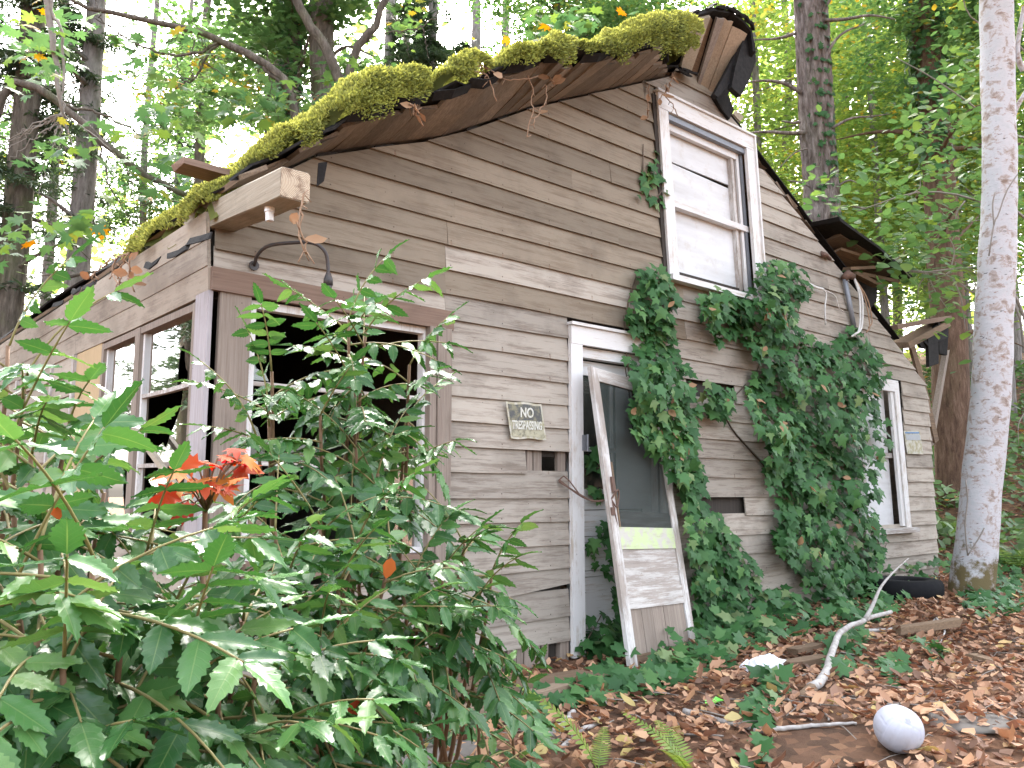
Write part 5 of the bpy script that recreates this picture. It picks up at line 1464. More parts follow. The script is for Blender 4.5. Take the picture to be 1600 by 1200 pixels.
ivy('climbing_ivy', 'ivy strands growing up inside the doorway behind the screen door', [[(908, 990), (940, 960), (965, 900), (975, 1000), (975, 1040), (905, 1040)], [(935, 820), (962, 800), (972, 900), (950, 905), (930, 880), (908, 860), (920, 845)], [(918, 690), (945, 690), (950, 780), (925, 780)]], 95, (2.7, .02, .06), 73, .08, .07, .11, .04, 3)
ivy('climbing_ivy', 'thin ivy sprig with few leaves left of the upper window', [[(1005, 225), (1028, 230), (1040, 290), (1035, 320), (1000, 312), (985, 295), (1005, 275)]], 26, (3.36, -.04, 3.2), 74, .08, .06, .12, -.02, 2)

# ivy spreading over the ground along the wall
g = np.random.default_rng(81)
Q = np.concatenate([poly_pts(p, k_, g) for p, k_ in (([(895, 985), (975, 1000), (985, 1068), (1080, 1045), (1090, 990), (1180, 960), (1300, 930), (1420, 900), (1440, 950), (1380, 990), (1240, 1010), (1130, 1050), (1010, 1095), (960, 1085), (930, 1038), (895, 1030)], 820), ([(800, 1108), (880, 1084), (980, 1066), (990, 1088), (900, 1108), (810, 1126)], 80),
     ([(1290, 1010), (1360, 1000), (1345, 1060), (1300, 1075)], 60), ([(1190, 1070), (1230, 1080), (1215, 1120), (1195, 1160)], 26), ([(1370, 1040), (1420, 1040), (1400, 1080)], 26), ([(1440, 1010), (1470, 1030), (1450, 1055)], 14),
     ([(1500, 960), (1600, 905), (1600, 985), (1530, 990)], 260), ([(980, 1000), (1090, 985), (1110, 1040), (1040, 1060)], 60), ([(1180, 1110), (1200, 1110), (1190, 1195), (1165, 1195)], 16), ([(690, 1155), (730, 1130), (760, 1190), (700, 1195)], 10))])
P = np.array([onp(2, .05, *q) for q in Q])
P[:, 1] = np.minimum(P[:, 1], -.03)
P[:, 2] = H(P[:, 0], P[:, 1]) + .03 + g.random(len(P)) ** 2 * .20 * np.clip(1.3 + P[:, 1] * 1.2, .2, 1)
n = len(P)
nr = np.stack([g.normal(-.3, .4, n), g.normal(-.55, .4, n), np.ones(n)], -1)
V, F = scatter(*T_IVY, P, nr, g.uniform(0, 6.28, n), g.uniform(.07, .125, n))
stuff(obj('ground_ivy', npmesh('ground_ivy', V, F, M['ivy_t'], tint=np.repeat(np.clip(g.normal(.5, .25, n), 0, 1), len(T_IVY[1])))))

# ================================================================ glossy holly-leaved shrubs in front
def hollyleaf(seed, red=False):
    r_ = random.Random(seed)
    nt_ = 7
    V, F, UV = [], [], []
    n = 2 * nt_ + 1
    w0 = r_.uniform(.165, .21); cv = r_.uniform(.3, 1.0); fold = r_.uniform(.08, .22); bend = r_.uniform(.0, .55)
    def zz(x, y): return fold * abs(x) * 2.2 - 1.6 * cv * x * x - bend * y * y * .5
    rows = []
    for i in range(n + 1):
        y = i / n
        w = w0 * (math.sin(math.pi * min(1, y * .93 + .07) ** .8)) + .0
        spike = 1.0 + (.17 if i % 2 == 1 else -.05)
        yo = y + (.035 if i % 2 == 1 else 0)
        if i in (0, n): w, spike = (.02, 1) if i == 0 else (.0, 1)
        row = []
        for sx, kk in ((-1, spike), (-.5, 1), (0, 0), (.5, 1), (1, spike)):
            x = sx * w * (kk if abs(sx) == 1 else 1)
            yy = (yo if abs(sx) == 1 else y) if 0 < i < n else y
            z = zz(x, yy) + (.035 * r_.uniform(-1, 1.2) if (abs(sx) == 1 and i % 2 == 1) else 0) - (.012 if sx == 0 else 0)
            V.append((x, yy, z)); UV.append((sx, yy)); row.append(len(V) - 1)
        rows.append(row)
    for a, b in zip(rows, rows[1:]):
        for j in range(4):
            F.append((a[j], a[j + 1], b[j + 1], b[j]))
    return npmesh('holly_leaflet', V, F, M['mahonia_red'] if red else M['mahonia'], True, uv=UV)
HOL = [hollyleaf(s_) for s_ in range(6)]
HOR = [hollyleaf(20), hollyleaf(21)]
def orth(d, upish=(0, 0, 1)):
    d = d / np.linalg.norm(d); u_ = np.array(upish, float); u_ = u_ - d * (d @ u_)
    if np.linalg.norm(u_) < .05: u_ = np.array([1., 0, 0]) - d * d[0]
    u_ /= np.linalg.norm(u_)
    return d, u_, np.cross(d, u_)
RNG = random.Random(99)
nleaf = 0
def compound(parent, p, d, L, pairs, sz, red=0.0):
    """one feathered leaf: a stalk (part) with leaflets as its children"""
    global nleaf
    r_ = RNG
    d, u_, s_ = orth(d)
    sag = r_.uniform(.12, .4)
    pts = [d * L * t + u_ * (.18 * L * t - sag * L * t * t) for t in np.linspace(0, 1, 8)]
    me = MB().tube(pts, list(np.linspace(.0030, .0016, 8)), 5).mesh('leaf_stalk', M['stalk'], True)
    st_ = bpy.data.objects.new('leaf', me); COL.objects.link(st_); st_.parent = parent; st_.location = p
    tw_ = r_.uniform(-.35, .35)
    for i in range(pairs):
        t = .26 + .70 * i / max(1, pairs - 1) if pairs > 1 else .9
        k_ = t * 7; i0 = min(int(k_), 6); q = pts[i0] + (pts[i0 + 1] - pts[i0]) * (k_ - i0)
        tan = pts[i0 + 1] - pts[i0]; tan /= np.linalg.norm(tan)
        upn = np.cross(s_, tan)
        if upn @ u_ < 0: upn = -upn
        for sgn in (-1, 1):
            a = r_.uniform(.85, 1.15)
            ldir = tan * math.cos(a) + s_ * sgn * math.sin(a) + upn * (r_.uniform(-.25, .25) + sgn * tw_ * .6) - np.array([0, 0, .15 + .55 * r_.random()])
            leaflet(st_, q, ldir, upn + s_ * sgn * r_.uniform(-.1, .5) - np.array([_f[0], _f[1], 0]) * r_.uniform(.0, .75) + np.array([r_.uniform(-.25, .25), r_.uniform(-.25, .25), 0]), sz * r_.uniform(.8, 1.12) * (1 - .12 * abs(i - pairs / 2) / pairs), red)
    leaflet(st_, pts[-1], pts[-1] - pts[-2], np.array([0, 0, 1.0]), sz * 1.08, red)
def leaflet(st_, q, ldir, upn, s, red):
    global nleaf
    nleaf += 1
    y_ = ldir / np.linalg.norm(ldir)
    z_ = upn - y_ * (y_ @ upn); z_ /= np.linalg.norm(z_) + 1e-9
    x_ = np.cross(y_, z_)
    me = RNG.choice(HOR) if RNG.random() < red else RNG.choice(HOL)
    o = bpy.data.objects.new('leaflet', me); COL.objects.link(o); o.parent = st_
    w_ = s * RNG.uniform(.9, 1.1)
    o.matrix_basis = Matrix(((x_[0] * w_, y_[0] * s, z_[0] * s, q[0]), (x_[1] * w_, y_[1] * s, z_[1] * s, q[1]), (x_[2] * w_, y_[2] * s, z_[2] * s, q[2]), (0, 0, 0, 1)))
M['stalk'] = simple('green_brown_leaf_stalk', (.20, .17, .06), .6, 30, .4, (.12, .06, .03))
def shrub(label, foot, whorls, sz=.075, nl=7, L=.26, pairs=4, low=3, el0=30):
    """foot: (px, Z) where the stems leave the ground; whorls: (px, py, Z[, leaves]) leafy stem tips"""
    fb_ = at(foot[0], 1100, foot[1]); fb_[2] = h(fb_[0], fb_[1])
    t = thing('holly_leaved_shrub', label, 'shrub', tuple(fb_), 'glossy holly-leaved shrubs in front of the house')
    for wv in whorls:
        px, py, Z = wv[:3]; k_ = wv[3] if len(wv) > 3 else nl
        tip = at(px, py, Z) - fb_
        fo = np.array([RNG.uniform(-.08, .08), RNG.uniform(-.08, .08), -.05])
        mid_ = tip * .5 + np.array([RNG.uniform(-.06, .06), RNG.uniform(-.06, .06), tip[2] * .04])
        mid_[0] = mid_[0] * .7 + tip[0] * .3; mid_[1] = mid_[1] * .7 + tip[1] * .3
        sp = spline([fo, mid_, tip], 12)
        sp = [q + np.array([RNG.uniform(-.004, .004), RNG.uniform(-.004, .004), 0]) for q in sp]
        MB().tube(sp, list(np.linspace(.0085, .0045, 12)), 6).build('stem', M['twig'], t, True)
        a0 = RNG.uniform(0, 6.28)
        for i in range(k_):
            az = a0 + i * 2.4 + RNG.uniform(-.3, .3)
            lev = i / max(1, k_ - 1)                      # 0 top .. 1 lower
            el = math.radians(el0 - 58 * lev + 38 * (1 - lev) ** 3 + RNG.uniform(-12, 12))
            # leaves turn a little towards the light on the viewer's side
            d = np.array([math.cos(az) * math.cos(el), math.sin(az) * math.cos(el), math.sin(el)]) - np.array([_f[0], _f[1], 0]) * .22
            p = tip + (sp[-3] - tip) * lev * RNG.uniform(.5, 1.6)
            compound(t, p, d, L * RNG.uniform(.75, 1.15), max(2, pairs + RNG.choice([-1, 0, 0, 1])), sz, .006)
        for i in range(low):                              # older leaves lower on the stem
            az = a0 + i * 2.1 + RNG.uniform(-.4, .4); el = math.radians(RNG.uniform(-30, 15))
            d = np.array([math.cos(az) * math.cos(el), math.sin(az) * math.cos(el), math.sin(el)]) - np.array([_f[0], _f[1], 0]) * .45
            kq = RNG.uniform(5.0, 8.8); i0 = int(kq)
            compound(t, sp[i0] + (sp[i0 + 1] - sp[i0]) * (kq - i0), d, L * RNG.uniform(.8, 1.2), pairs, sz * 1.08, .006)
    return t
shrub('tall upright holly-leaved shrub in front of the broken front window', (560, 2.9), [(545, 500, 2.5, 12), (570, 520, 2.5, 9), (556, 610, 2.45, 9), (640, 570, 2.55, 7), (556, 700, 2.4, 8), (630, 670, 2.6, 7), (500, 650, 2.3, 5), (590, 740, 2.4, 7)], .078, 7, .24, 5, 1, 14)
shrub('slim holly-leaved stem in front of the corner post', (425, 2.6), [(424, 580, 2.3, 6), (420, 640, 2.3, 8), (400, 680, 2.25, 6)], .066, 6, .22, 5, 1)
shrub('big-leaved shrub at the left edge in front of the plywood sheet', (60, 2.0), [(40, 590, 1.8, 7), (100, 690, 1.7, 6), (15, 690, 1.55, 7), (160, 770, 1.75, 5), (85, 760, 1.5, 7), (15, 540, 2.0, 6), (20, 780, 1.45, 7), (50, 710, 1.6, 6)], .084, 7, .25, 4, 3, 14)
shrub('drooping glossy shrub with the largest leaves at the lower left corner', (110, 1.5), [(60, 860, 1.3, 7), (150, 880, 1.25, 7), (60, 990, 1.2, 8), (190, 1000, 1.25, 8), (110, 1090, 1.2, 8), (230, 1120, 1.25, 7), (10, 1130, 1.25, 6), (290, 1040, 1.3, 7), (20, 920, 1.3, 7), (100, 1030, 1.15, 6), (170, 1170, 1.2, 7), (40, 1190, 1.2, 7)], .092, 7, .27, 4, 5, 8)
shrub('dense glossy shrub below the side window and the red maple', (300, 1.9), [(230, 860, 1.6, 7), (320, 890, 1.6, 7), (270, 950, 1.5, 7), (380, 970, 1.55, 8), (340, 1070, 1.45, 8), (420, 1130, 1.5, 7), (300, 1170, 1.4, 6), (400, 1060, 1.5, 6), (360, 1190, 1.4, 7)], .082, 7, .25, 4, 4, 10)
shrub('bushy pale green shrub below the broken front window', (500, 2.4), [(430, 830, 2.0, 8), (500, 820, 2.1, 7), (560, 840, 2.1, 8), (450, 900, 1.85, 8), (530, 910, 1.9, 8), (610, 870, 2.1, 7), (500, 1000, 1.8, 8), (580, 980, 1.95, 8), (470, 1070, 1.75, 7), (560, 1080, 1.85, 7), (420, 1020, 1.7, 6), (520, 1160, 1.75, 6)], .078, 7, .24, 4, 3, 16)
shrub('spreading shrub with brown stems reaching over the clapboards left of the door', (690, 2.7), [(725, 850, 2.4, 9), (690, 890, 2.35, 8), (770, 890, 2.45, 5), (650, 890, 2.3, 8), (745, 940, 2.4, 6), (690, 960, 2.25, 7), (620, 1000, 2.15, 8), (590, 1090, 2.05, 7), (650, 960, 2.3, 6), (630, 930, 2.2, 6)], .078, 7, .22, 4, 1, 14)
shrub('low young holly-leaved plant near the broken planks at the bottom', (775, 2.9), [(745, 1110, 2.6, 4), (800, 1150, 2.55, 4), (765, 1190, 2.4, 5)], .075, 5, .22, 3, 1)
# leaves of last year lying red in the shrub: a few single ones
for px, py, Z, s in ((612, 880, 2.0, .085), (640, 880, 2.05, .06), (575, 825, 2.05, .07)):
    pass

# red maple sapling
sb = at(322, 1100, 1.7); sb[2] = h(sb[0], sb[1])
sap = thing('maple_sapling', 'small maple sapling with bright red and orange leaves below the corner post', 'sapling', tuple(sb))
MR = [leafmesh('red_maple_leaf', T_MAP, M['mahonia_red'], 1, bn, tw_) for bn, tw_ in ((.3, .2), (.5, -.3), (.1, .4))]
mb = MB(); P = []
for px, py in ((345, 745), (372, 715), (362, 735), (300, 760), (285, 755), (320, 770), (330, 745), (375, 740), (350, 765), (305, 785), (325, 725), (270, 790), (340, 715), (295, 740), (355, 755), (318, 750), (368, 700), (380, 722), (335, 762), (288, 772), (312, 735), (358, 725), (278, 765)):
    q = at(px, py, 1.68 + random.uniform(-.08, .08)) - sb; P.append(q)
    mb.tube([at(322, 800, 1.7) - sb, (q + at(322, 770, 1.7) - sb) / 2, q], .002, 4)
mb.tube(spline([np.zeros(3), at(318, 900, 1.7) - sb, at(322, 720, 1.7) - sb], 8), [.006] * 8, 6)
stuff(mb.build('stems', M['twig'], sap, True))
g = np.random.default_rng(91); n = len(P)
leaf_parts(sap, MR, np.array(P), np.stack([g.normal(-.3, .4, n), g.normal(-.6, .4, n), np.ones(n)], -1), g.uniform(0, 6.28, n), g.uniform(.04, .075, n))
vl = leafmesh('red_leaf', T_CURL, M['mahonia_red'], 1, .3, .2)
for i, (px, py, Z, s, lab) in enumerate(((612, 872, 1.9, .05, 'single orange red leaf held in the bushy shrub left of the door'), (80, 792, 1.3, .026, 'small orange leaf caught in the shrub at the left edge'), (540, 1110, 1.7, .05, 'yellow orange leaf caught low in the shrub at the bottom centre'))):
    o = bpy.data.objects.new('caught_leaf', vl); COL.objects.link(o)
    place(o, at(px, py, Z), (-.3, -.8, .5), 2.8 + i, s)
    tag(o, lab, 'leaf')

# ================================================================ ferns
def fern(label, foot, Z, fronds, sz, m='fern'):
    b = at(foot[0], foot[1], Z); b[2] = h(b[0], b[1])
    t = thing('fern', label, 'fern', tuple(b))
    for az, L, el in fronds:
        d = np.array([math.cos(az) * math.cos(el), math.sin(az) * math.cos(el), math.sin(el)])
        d, u_, s_ = orth(d)
        N_ = 22
        pts = [d * L * t_ + u_ * (.15 * L * t_ - .45 * L * t_ ** 2) for t_ in np.linspace(0, 1, N_)]
        mb = MB().tube(pts, list(np.linspace(.003, .001, N_)), 4)
        for i in range(3, N_ - 1):
            w = L * .17 * math.sin(math.pi * (i / N_) ** .7) + .008
            tan = pts[i + 1] - pts[i]; tan /= np.linalg.norm(tan)
            for sg in (-1, 1):
                e = s_ * sg * w + tan * w * .35 - np.array([0, 0, .1 * w])
                pw = tan * L * .018
                mb.add([pts[i] - pw, pts[i] + pw, pts[i] + e * .6 + pw * .9, pts[i] + e, pts[i] + e * .6 - pw * .9], [(0, 1, 2, 3, 4)])
        V, F = mb.V, mb.F
        me = npmesh('frond', V, F, M[m], False, tint=np.random.default_rng(int(L * 1e4)).random(len(F)))
        obj('frond', me, t)
    return t
fern('pale yellow green fern frond at the bottom edge below the screen door', (935, 1215), 3.35, [(2.2, .46, 1.05), (.6, .22, .9)], .3)
fern('small bright fern at the bottom edge left of the white ball', (1080, 1225), 3.3, [(2.0, .34, .95), (1.2, .3, .8), (3.2, .25, .9)], .3)
fern('drooping fern at the right edge behind the white-barked tree', (1590, 900), 9.2, [(a_, .7, .75) for a_ in np.linspace(0, 6, 9)], .5, 'under')
fern('fern clump on the slope between the house and the white-barked tree', (1480, 850), 11.0, [(a_, .8, .6) for a_ in np.linspace(.3, 6.2, 9)], .5, 'under')

# ================================================================ things lying on the ground
g = np.random.default_rng(101)
n = 21000
x = g.uniform(-.8, 9.5, n); y = -3.5 + 3.7 * g.random(n)
m_ = (y < -.02 + .0 * x)
dn = np.array([noise.noise(Vector((a * 1.3, b * 1.3, 5))) for a, b in zip(x, y)])
m_ &= (dn > -.62 + .25 * g.random(n)) & ((y < -.35) | (g.random(n) < .45))
x, y = x[m_], y[m_]
x2 = g.uniform(8, 16, 4200); y2 = g.uniform(-4, 5, 4200)
x, y = np.concatenate([x, x2]), np.concatenate([y, y2]); n = len(x)
P = np.stack([x, y, H(x, y) + .012 + .025 * g.random(n)], -1)
nr = np.stack([g.normal(0, .38, n), g.normal(0, .38, n), np.ones(n)], -1)
sz = .030 + .060 * g.random(n) ** 1.6
ls = LBR
dist = np.hypot(x - CAM[0], y - CAM[1])
def inframe(p):
    v = p - CAM; z = v @ _f
    px, py = 800 + FPX * (v @ _r) / z, 600 - FPX * (v @ _u) / z
    return 560 < px < 1600 and py < 1200 and z > .5
vis = np.array([inframe(p) for p in P])
key = np.where(vis, sz / dist, 0)
order = np.argsort(-key)
ind, rest = order[:300], order[300:]
LIT = {}
for kk, mm in (('brown', 'litter_brown'), ('orange', 'litter_orange'), ('yellow', 'litter_yellow')):
    LIT[kk] = [leafmesh(kk + '_leaf', T_CURL, M[mm], 1, bn, tw_) for bn, tw_ in ((.2, .5), (-.4, -.6), (.35, .9))]
for j, i in enumerate(ind):
    r0 = g.random()
    kk = 'brown' if r0 < .36 else 'orange' if r0 < .88 else 'yellow'
    o = bpy.data.objects.new('fallen_leaf', LIT[kk][j % 3]); COL.objects.link(o)
    place(o, P[i], nr[i], g.uniform(0, 6.28), sz[i])
    tag(o, {'brown': 'curled dark brown fallen leaf on the forest floor', 'orange': 'curled tan orange fallen leaf on the forest floor', 'yellow': 'curled yellow fallen leaf on the forest floor'}[kk], 'leaf', kk + ' fallen leaves on the forest floor')
V, F = scatter(T_CURL[0], T_CURL[1], P[rest], nr[rest], g.uniform(0, 6.28, len(rest)), sz[rest])
stuff(obj('leaf_litter', npmesh('leaf_litter', V, F, M['litter'], tint=np.repeat(np.clip(g.beta(2, 2, len(rest)), 0, 1), 4))))
# fine twig litter
mb = MB()
for i in range(420):
    px_, py_ = g.uniform(0, 8.5), g.uniform(-3.2, -.25)
    a = g.uniform(0, 6.28); L = g.uniform(.05, .28)
    z_ = h(px_, py_) + .018
    mb.tube([(px_, py_, z_), (px_ + math.cos(a) * L * .5 + g.normal(0, .01), py_ + math.sin(a) * L * .5, z_ + .012), (px_ + math.cos(a) * L, py_ + math.sin(a) * L, z_ + g.uniform(0, .02))], g.uniform(.0015, .004), 4)
stuff(mb.build('twig_litter', M['greystem'], None, True))

def gp(px, py, dz=.0, it=3):
    z = .03
    for _ in range(it):
        p = onp(2, z, px, py); z = h(p[0], p[1]) + dz
    return onp(2, z, px, py)
def stick(name, label, pxs, r0, r1, m, forks=(), cat='branch', lift=None):
    pts = [gp(x, y, r0 * .9 + (lift[i] if lift else 0)) for i, (x, y) in enumerate(pxs)]
    b = pts[0]
    t = thing(name, label, cat, tuple(b))
    sp = spline([p - b for p in pts], 22)
    sp = [p + np.array([random.uniform(-1, 1), random.uniform(-1, 1), random.uniform(-.5, .5)]) * r0 * .4 for p in sp]
    MB().tube(sp, list(np.linspace(r0, r1, 22)), 9).build('stem', M[m], t, True)
    for f, ra, rb in forks:
        q = [p - b for p in f]
        MB().tube(spline(q, 10), list(np.linspace(ra, rb, 10)), 6).build('fork', M[m], t, True)
    return t
BZ = lambda px, py, hz_: at(px, py, hz_)
# the big white forked branch leaning up: its foot lies at the leaves, the top leans on the ivy
ft_ = gp(1268, 1076, .03)
d0, d1 = 5.35, 7.2
br = thing('white_branch', 'big forked pale branch lying across the leaves towards the ivy', 'branch', tuple(ft_))
Zs = [(ft_ - CAM) @ _f]
bp = [ft_] + [gp(px, py, dz) for px, py, dz in ((1292, 1050, .05), (1302, 1010, .08), (1318, 985, .12), (1352, 968, .17), (1393, 955, .2))]
sp = spline([p - ft_ for p in bp], 26)
sp = [p + np.array([random.uniform(-.006, .006) for _ in range(3)]) for p in sp]
MB().tube(sp, list(np.linspace(.026, .014, 26)), 9).build('stem', M['whitetwig'], br, True)
k3 = gp(1352, 968, .17)
zk = (k3 - CAM) @ _f
MB().tube(spline([k3 - ft_, at(1364, 945, zk + .05) - ft_, at(1376, 918, zk + .1) - ft_, at(1395, 895, zk + .2) - ft_, at(1420, 872, zk + .3) - ft_], 14), list(np.linspace(.017, .003, 14)), 7).build('fork', M['whitetwig'], br, True)
MB().tube([gp(1250, 1090, .025) - ft_, np.zeros(3) - .002], [.024, .032], 8).build('broken_end', M['rot'], br, True)
stick('pale_twig', 'long pale twig lying flat among the leaves left of the white ball', [(1070, 1112), (1110, 1122), (1170, 1138)], .016, .010, 'whitetwig')
stick('pale_twig', 'thin pale twig lying between the left pale twig and the white ball', [(1180, 1143), (1240, 1136), (1290, 1132), (1340, 1130)], .012, .006, 'whitetwig')
stick('pale_twig', 'curved white twig lying left of the pale yellow green fern', [(880, 1168), (910, 1140), (935, 1128), (930, 1100), (928, 1075)], .012, .008, 'whitetwig')
stick('pale_twig', 'knobby lichen covered stick pointing at the broken planks', [(862, 1150), (878, 1130), (896, 1112)], .022, .012, 'whitetwig')
stick('pale_twig', 'thin grey twig behind the white ball', [(1310, 1085), (1390, 1096), (1475, 1110)], .008, .004, 'greystem')
stick('pale_twig', 'short crossed twig standing between the big branch and the ball', [(1265, 1078), (1280, 1100), (1296, 1125)], .008, .005, 'greystem')
stick('pale_twig', 'slim twig running left from the foot of the big branch', [(1218, 1085), (1240, 1100), (1268, 1125)], .008, .004, 'whitetwig')
stick('pale_twig', 'grey branch lying parallel to the wall under the ivy at the right', [(1350, 985), (1400, 983), (1450, 978), (1462, 965)], .014, .007, 'whitetwig', [([gp(1462, 965, .02), gp(1476, 985, .05), gp(1466, 1010, .02)], .010, .004)])
stick('pale_twig', 'thin twig at the bottom centre among the leaves', [(1000, 1158), (1060, 1148), (1130, 1150)], .006, .004, 'greystem')
stick('pale_twig', 'short grey stick at the lower right edge among the leaves', [(1560, 1105), (1580, 1120), (1600, 1135)], .016, .012, 'greystem')
stick('pale_twig', 'white twig along the house wall at the foot of the screen door', [(955, 1068), (985, 1062), (1010, 1056)], .012, .008, 'whitetwig')

# planks and stones
def lyplank(label, a, b, w, t_, m, name='broken_plank', dz=.03, tilt=.0):
    p, q = gp(*a, dz), gp(*b, dz)
    al = (q - p) / np.linalg.norm(q - p)
    sd_v = np.cross((0, 0, 1), al); sd_v /= np.linalg.norm(sd_v)
    pts = [p + (q - p) * t2 + np.array([0, 0, random.uniform(-.004, .004)]) for t2 in (0, .3, .6, 1)]
    return tag(MB().plank(pts, sd_v * w + np.array([0, 0, tilt]), (0, 0, t_), .03, .05).build(name, M[m]), label, 'plank', 'old planks lying along the house wall')
lyplank('long rotten plank lying nearest the wall left of the door', (700, 1082), (815, 1062), .16, .05, 'rot', dz=.05)
lyplank('broad mossy board lying flat in front of the door sill', (760, 1090), (925, 1056), .24, .05, 'rot', dz=.05)
lyplank('split pale brown beam lying in front of the rotten planks', (705, 1125), (885, 1080), .09, .08, 'split_x', dz=.05)
lyplank('jagged broken plank end poking out under the glossy shrub', (682, 1128), (720, 1112), .14, .06, 'rot', dz=.06)
lyplank('short brown board half buried in leaves right of the white plastic', (1225, 1040), (1290, 1030), .10, .05, 'rot', dz=.04)
lyplank('long thin board lying at the foot of the white-barked tree', (1400, 985), (1500, 972), .10, .05, 'rot', dz=.05)
lyplank('short board in the leaves under the right ivy', (1240, 1018), (1275, 1010), .08, .04, 'rot', dz=.04)
lyplank('dark narrow plank in the leaves at the right edge', (1515, 1025), (1560, 1035), .08, .03, 'rot', dz=.03)
def stone(label, px, py, sx, sy, sz_, seed):
    p = gp(px, py)
    bm_v, bm_f = [], []
    nU, nV = 18, 10
    for i in range(nV + 1):
        th = math.pi * i / nV
        for j in range(nU):
            ph = 2 * math.pi * j / nU
            d = Vector((math.sin(th) * math.cos(ph), math.sin(th) * math.sin(ph), math.cos(th)))
            f = 1 + .25 * noise.noise(d * 1.6 + Vector((seed, 0, 0)))
            zc = math.copysign(abs(d.z) ** .45, d.z)
            bm_v.append((d.x * sx * f, d.y * sy * f, zc * sz_ * (1 + .12 * noise.noise(d * 3))))
    for i in range(nV):
        for j in range(nU):
            bm_f.append((i * nU + j, (i + 1) * nU + j, (i + 1) * nU + (j + 1) % nU, i * nU + (j + 1) % nU))
    o = obj('stone', npmesh('stone', bm_v, bm_f, M['stone'], True), None, tuple(p + np.array([0, 0, sz_ * .25])))
    return tag(o, label, 'stone')
stone('flat grey stone slab at the bottom edge under the glossy shrub', 690, 1195, .26, .16, .05, 1)
stone('flat brownish stone half buried right of the white ball', 1515, 1128, .20, .17, .016, 2)
stone('small flat stone between the planks and the bottom slab', 690, 1150, .14, .12, .04, 3)
stone('small grey pebble left of the pale twig', 1048, 1118, .022, .02, .015, 4)

# the white ball: eighteen-panel ball with seams
def ball(px, py, diam_px):
    base_ = gp(px, py)
    Zb_ = (base_ - CAM) @ _f
    R_ = diam_px / 2 * Zb_ / FPX
    nU, nV = 96, 64
    V, F = [], []
    for i in range(nV + 1):
        th = math.pi * i / nV
        for j in range(nU):
            ph = 2 * math.pi * j / nU
            d = np.array([math.sin(th) * math.cos(ph), math.sin(th) * math.sin(ph), math.cos(th)])
            a_ = np.abs(d); mx = a_.argmax()
            o1 = [1, 2, 0][mx]; o2 = [2, 0, 1][mx]
            u1 = d[o1] / a_[mx]; u2 = d[o2] / a_[mx]
            dist_ = min(1 - abs(u1), 1 - abs(u2), abs(abs(u1) - .33))
            gk = math.exp(-(dist_ / .022) ** 2)
            rr_ = R_ * (1 - .03 * gk)
            dent = .05 * math.exp(-((d[0] - .2) ** 2 + (d[1] - .1) ** 2 + (d[2] - 1) ** 2) / .25)
            V.append(d * rr_ * np.array([1.02, 1.02, .97 - dent]))
        
    for i in range(nV):
        for j in range(nU):
            F.append((i * nU + j, (i + 1) * nU + j, (i + 1) * nU + (j + 1) % nU, i * nU + (j + 1) % nU))
    V = np.array(V)
    rot = np.array(Matrix.Rotation(.5, 3, 'X') @ Matrix.Rotation(.6, 3, 'Z'))
    V = V @ rot.T
    t = obj('ball', npmesh('ball', V, F, M['ball'], True), None, tuple(base_ + np.array([0, 0, R_ * .93])))
    tag(t, 'weathered white ball with seamed panels lying on the fallen leaves', 'ball')
    # faded print patch on the upper left of the ball
    c0 = -_f * .72 + _u * .62 + _r * .05; c0 /= np.linalg.norm(c0)
    e1 = np.cross(np.array([0, 0, 1.0]), c0); e1 /= np.linalg.norm(e1); e2 = np.cross(c0, e1)
    PV = [(c0 + e1 * a + e2 * b) / np.linalg.norm(c0 + e1 * a + e2 * b) * R_ * 1.004 for b in (-.10, 0, .10) for a in (-.10, 0, .10)]
    obj('print_patch', npmesh('print_patch', PV, [(0, 1, 4, 3), (1, 2, 5, 4), (3, 4, 7, 6), (4, 5, 8, 7)], M['ballprint'], True), t)
M['ball'] = simple('weathered_white_leather', (.41, .415, .475), .55, 7, .5, (.27, .24, .22), bump=.08)
M['ballprint'] = simple('faded_grey_print_on_ball', (.30, .30, .36), .5, 60, .5, (.43, .44, .5), bump=.02)
ball(1406, 1174, 73)

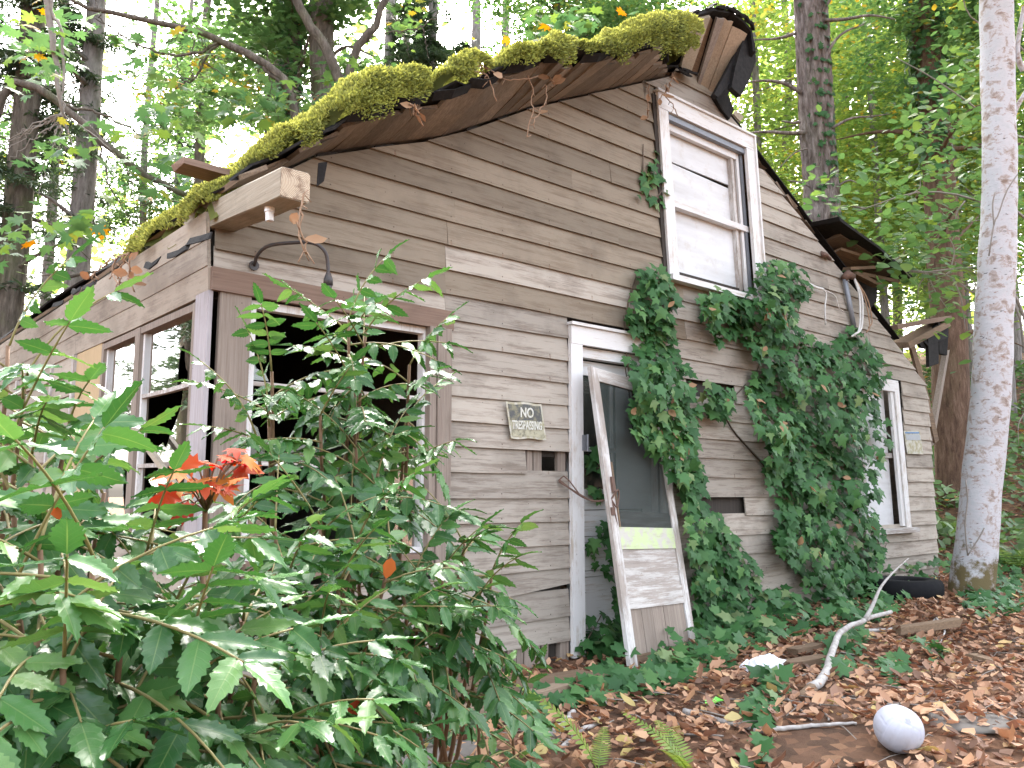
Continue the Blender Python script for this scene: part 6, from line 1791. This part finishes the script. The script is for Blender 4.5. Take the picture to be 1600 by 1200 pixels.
# crumpled white plastic: a torn lump and a small ball
def crumple(name, label, px, py, s, seed, m):
    p = gp(px, py)
    V, F = [], []
    nU, nV = 16, 9
    for i in range(nV + 1):
        th = math.pi * i / nV
        for j in range(nU):
            ph = 2 * math.pi * j / nU
            d = Vector((math.sin(th) * math.cos(ph), math.sin(th) * math.sin(ph), math.cos(th)))
            f = 1 + .55 * noise.noise(d * 2.2 + Vector((seed, 0, 0))) + .25 * noise.noise(d * 5 + Vector((0, seed, 0)))
            V.append((d.x * s * f, d.y * s * f * .8, d.z * s * f * .62))
    for i in range(nV):
        for j in range(nU):
            F.append((i * nU + j, (i + 1) * nU + j, (i + 1) * nU + (j + 1) % nU, i * nU + (j + 1) % nU))
    o = obj(name, npmesh(name, V, F, M[m]), None, tuple(p + np.array([0, 0, s * .42])))
    return tag(o, label, 'litter')
crumple('plastic_bag', 'crumpled white plastic lump in the ivy below the screen door', 1198, 1058, .11, 3, 'plastic')
crumple('plastic_scrap', 'smaller white plastic piece left of the crumpled lump', 1172, 1052, .065, 6, 'plastic')
crumple('small_white_ball', 'tiny round white object in the leaves below the white plastic', 1163, 1068, .022, 1, 'porcelain')
lp = gp(1115, 1098, .02)
tag(MB().plate([lp + np.array(d) for d in ((-.07, .0, .0), (-.03, .03, .01), (.0, .015, .0), (.06, .03, .012), (.07, -.01, .0), (.01, -.02, .01), (-.04, -.025, .0))], (0, 0, .004)).build('plastic_shred', M['lime']), 'bright lime green plastic shred on the brown leaves', 'litter')

# old tyre lying by the far corner of the house
tp = gp(1458, 945)
ty = thing('old_tyre', 'black tyre lying at the right corner of the house beside the white-barked tree', 'tyre', tuple(tp + np.array([.25, .35, .10])))
V, F = [], []
nU, nV = 56, 14
for i in range(nU):
    a = 2 * math.pi * i / nU
    for j in range(nV):
        b_ = 2 * math.pi * j / nV
        cx, cz = math.cos(b_), math.sin(b_)
        rr_ = .24 + .08 * math.copysign(abs(cx) ** .7, cx) + (.008 if (cx > .5 and i % 2) else 0)
        V.append((math.cos(a) * rr_, math.sin(a) * rr_, .085 * math.copysign(abs(cz) ** .6, cz)))
for i in range(nU):
    for j in range(nV):
        F.append((i * nV + j, ((i + 1) % nU) * nV + j, ((i + 1) % nU) * nV + (j + 1) % nV, i * nV + (j + 1) % nV))
obj('tread', npmesh('tread', V, F, M['rubber'], True), ty)
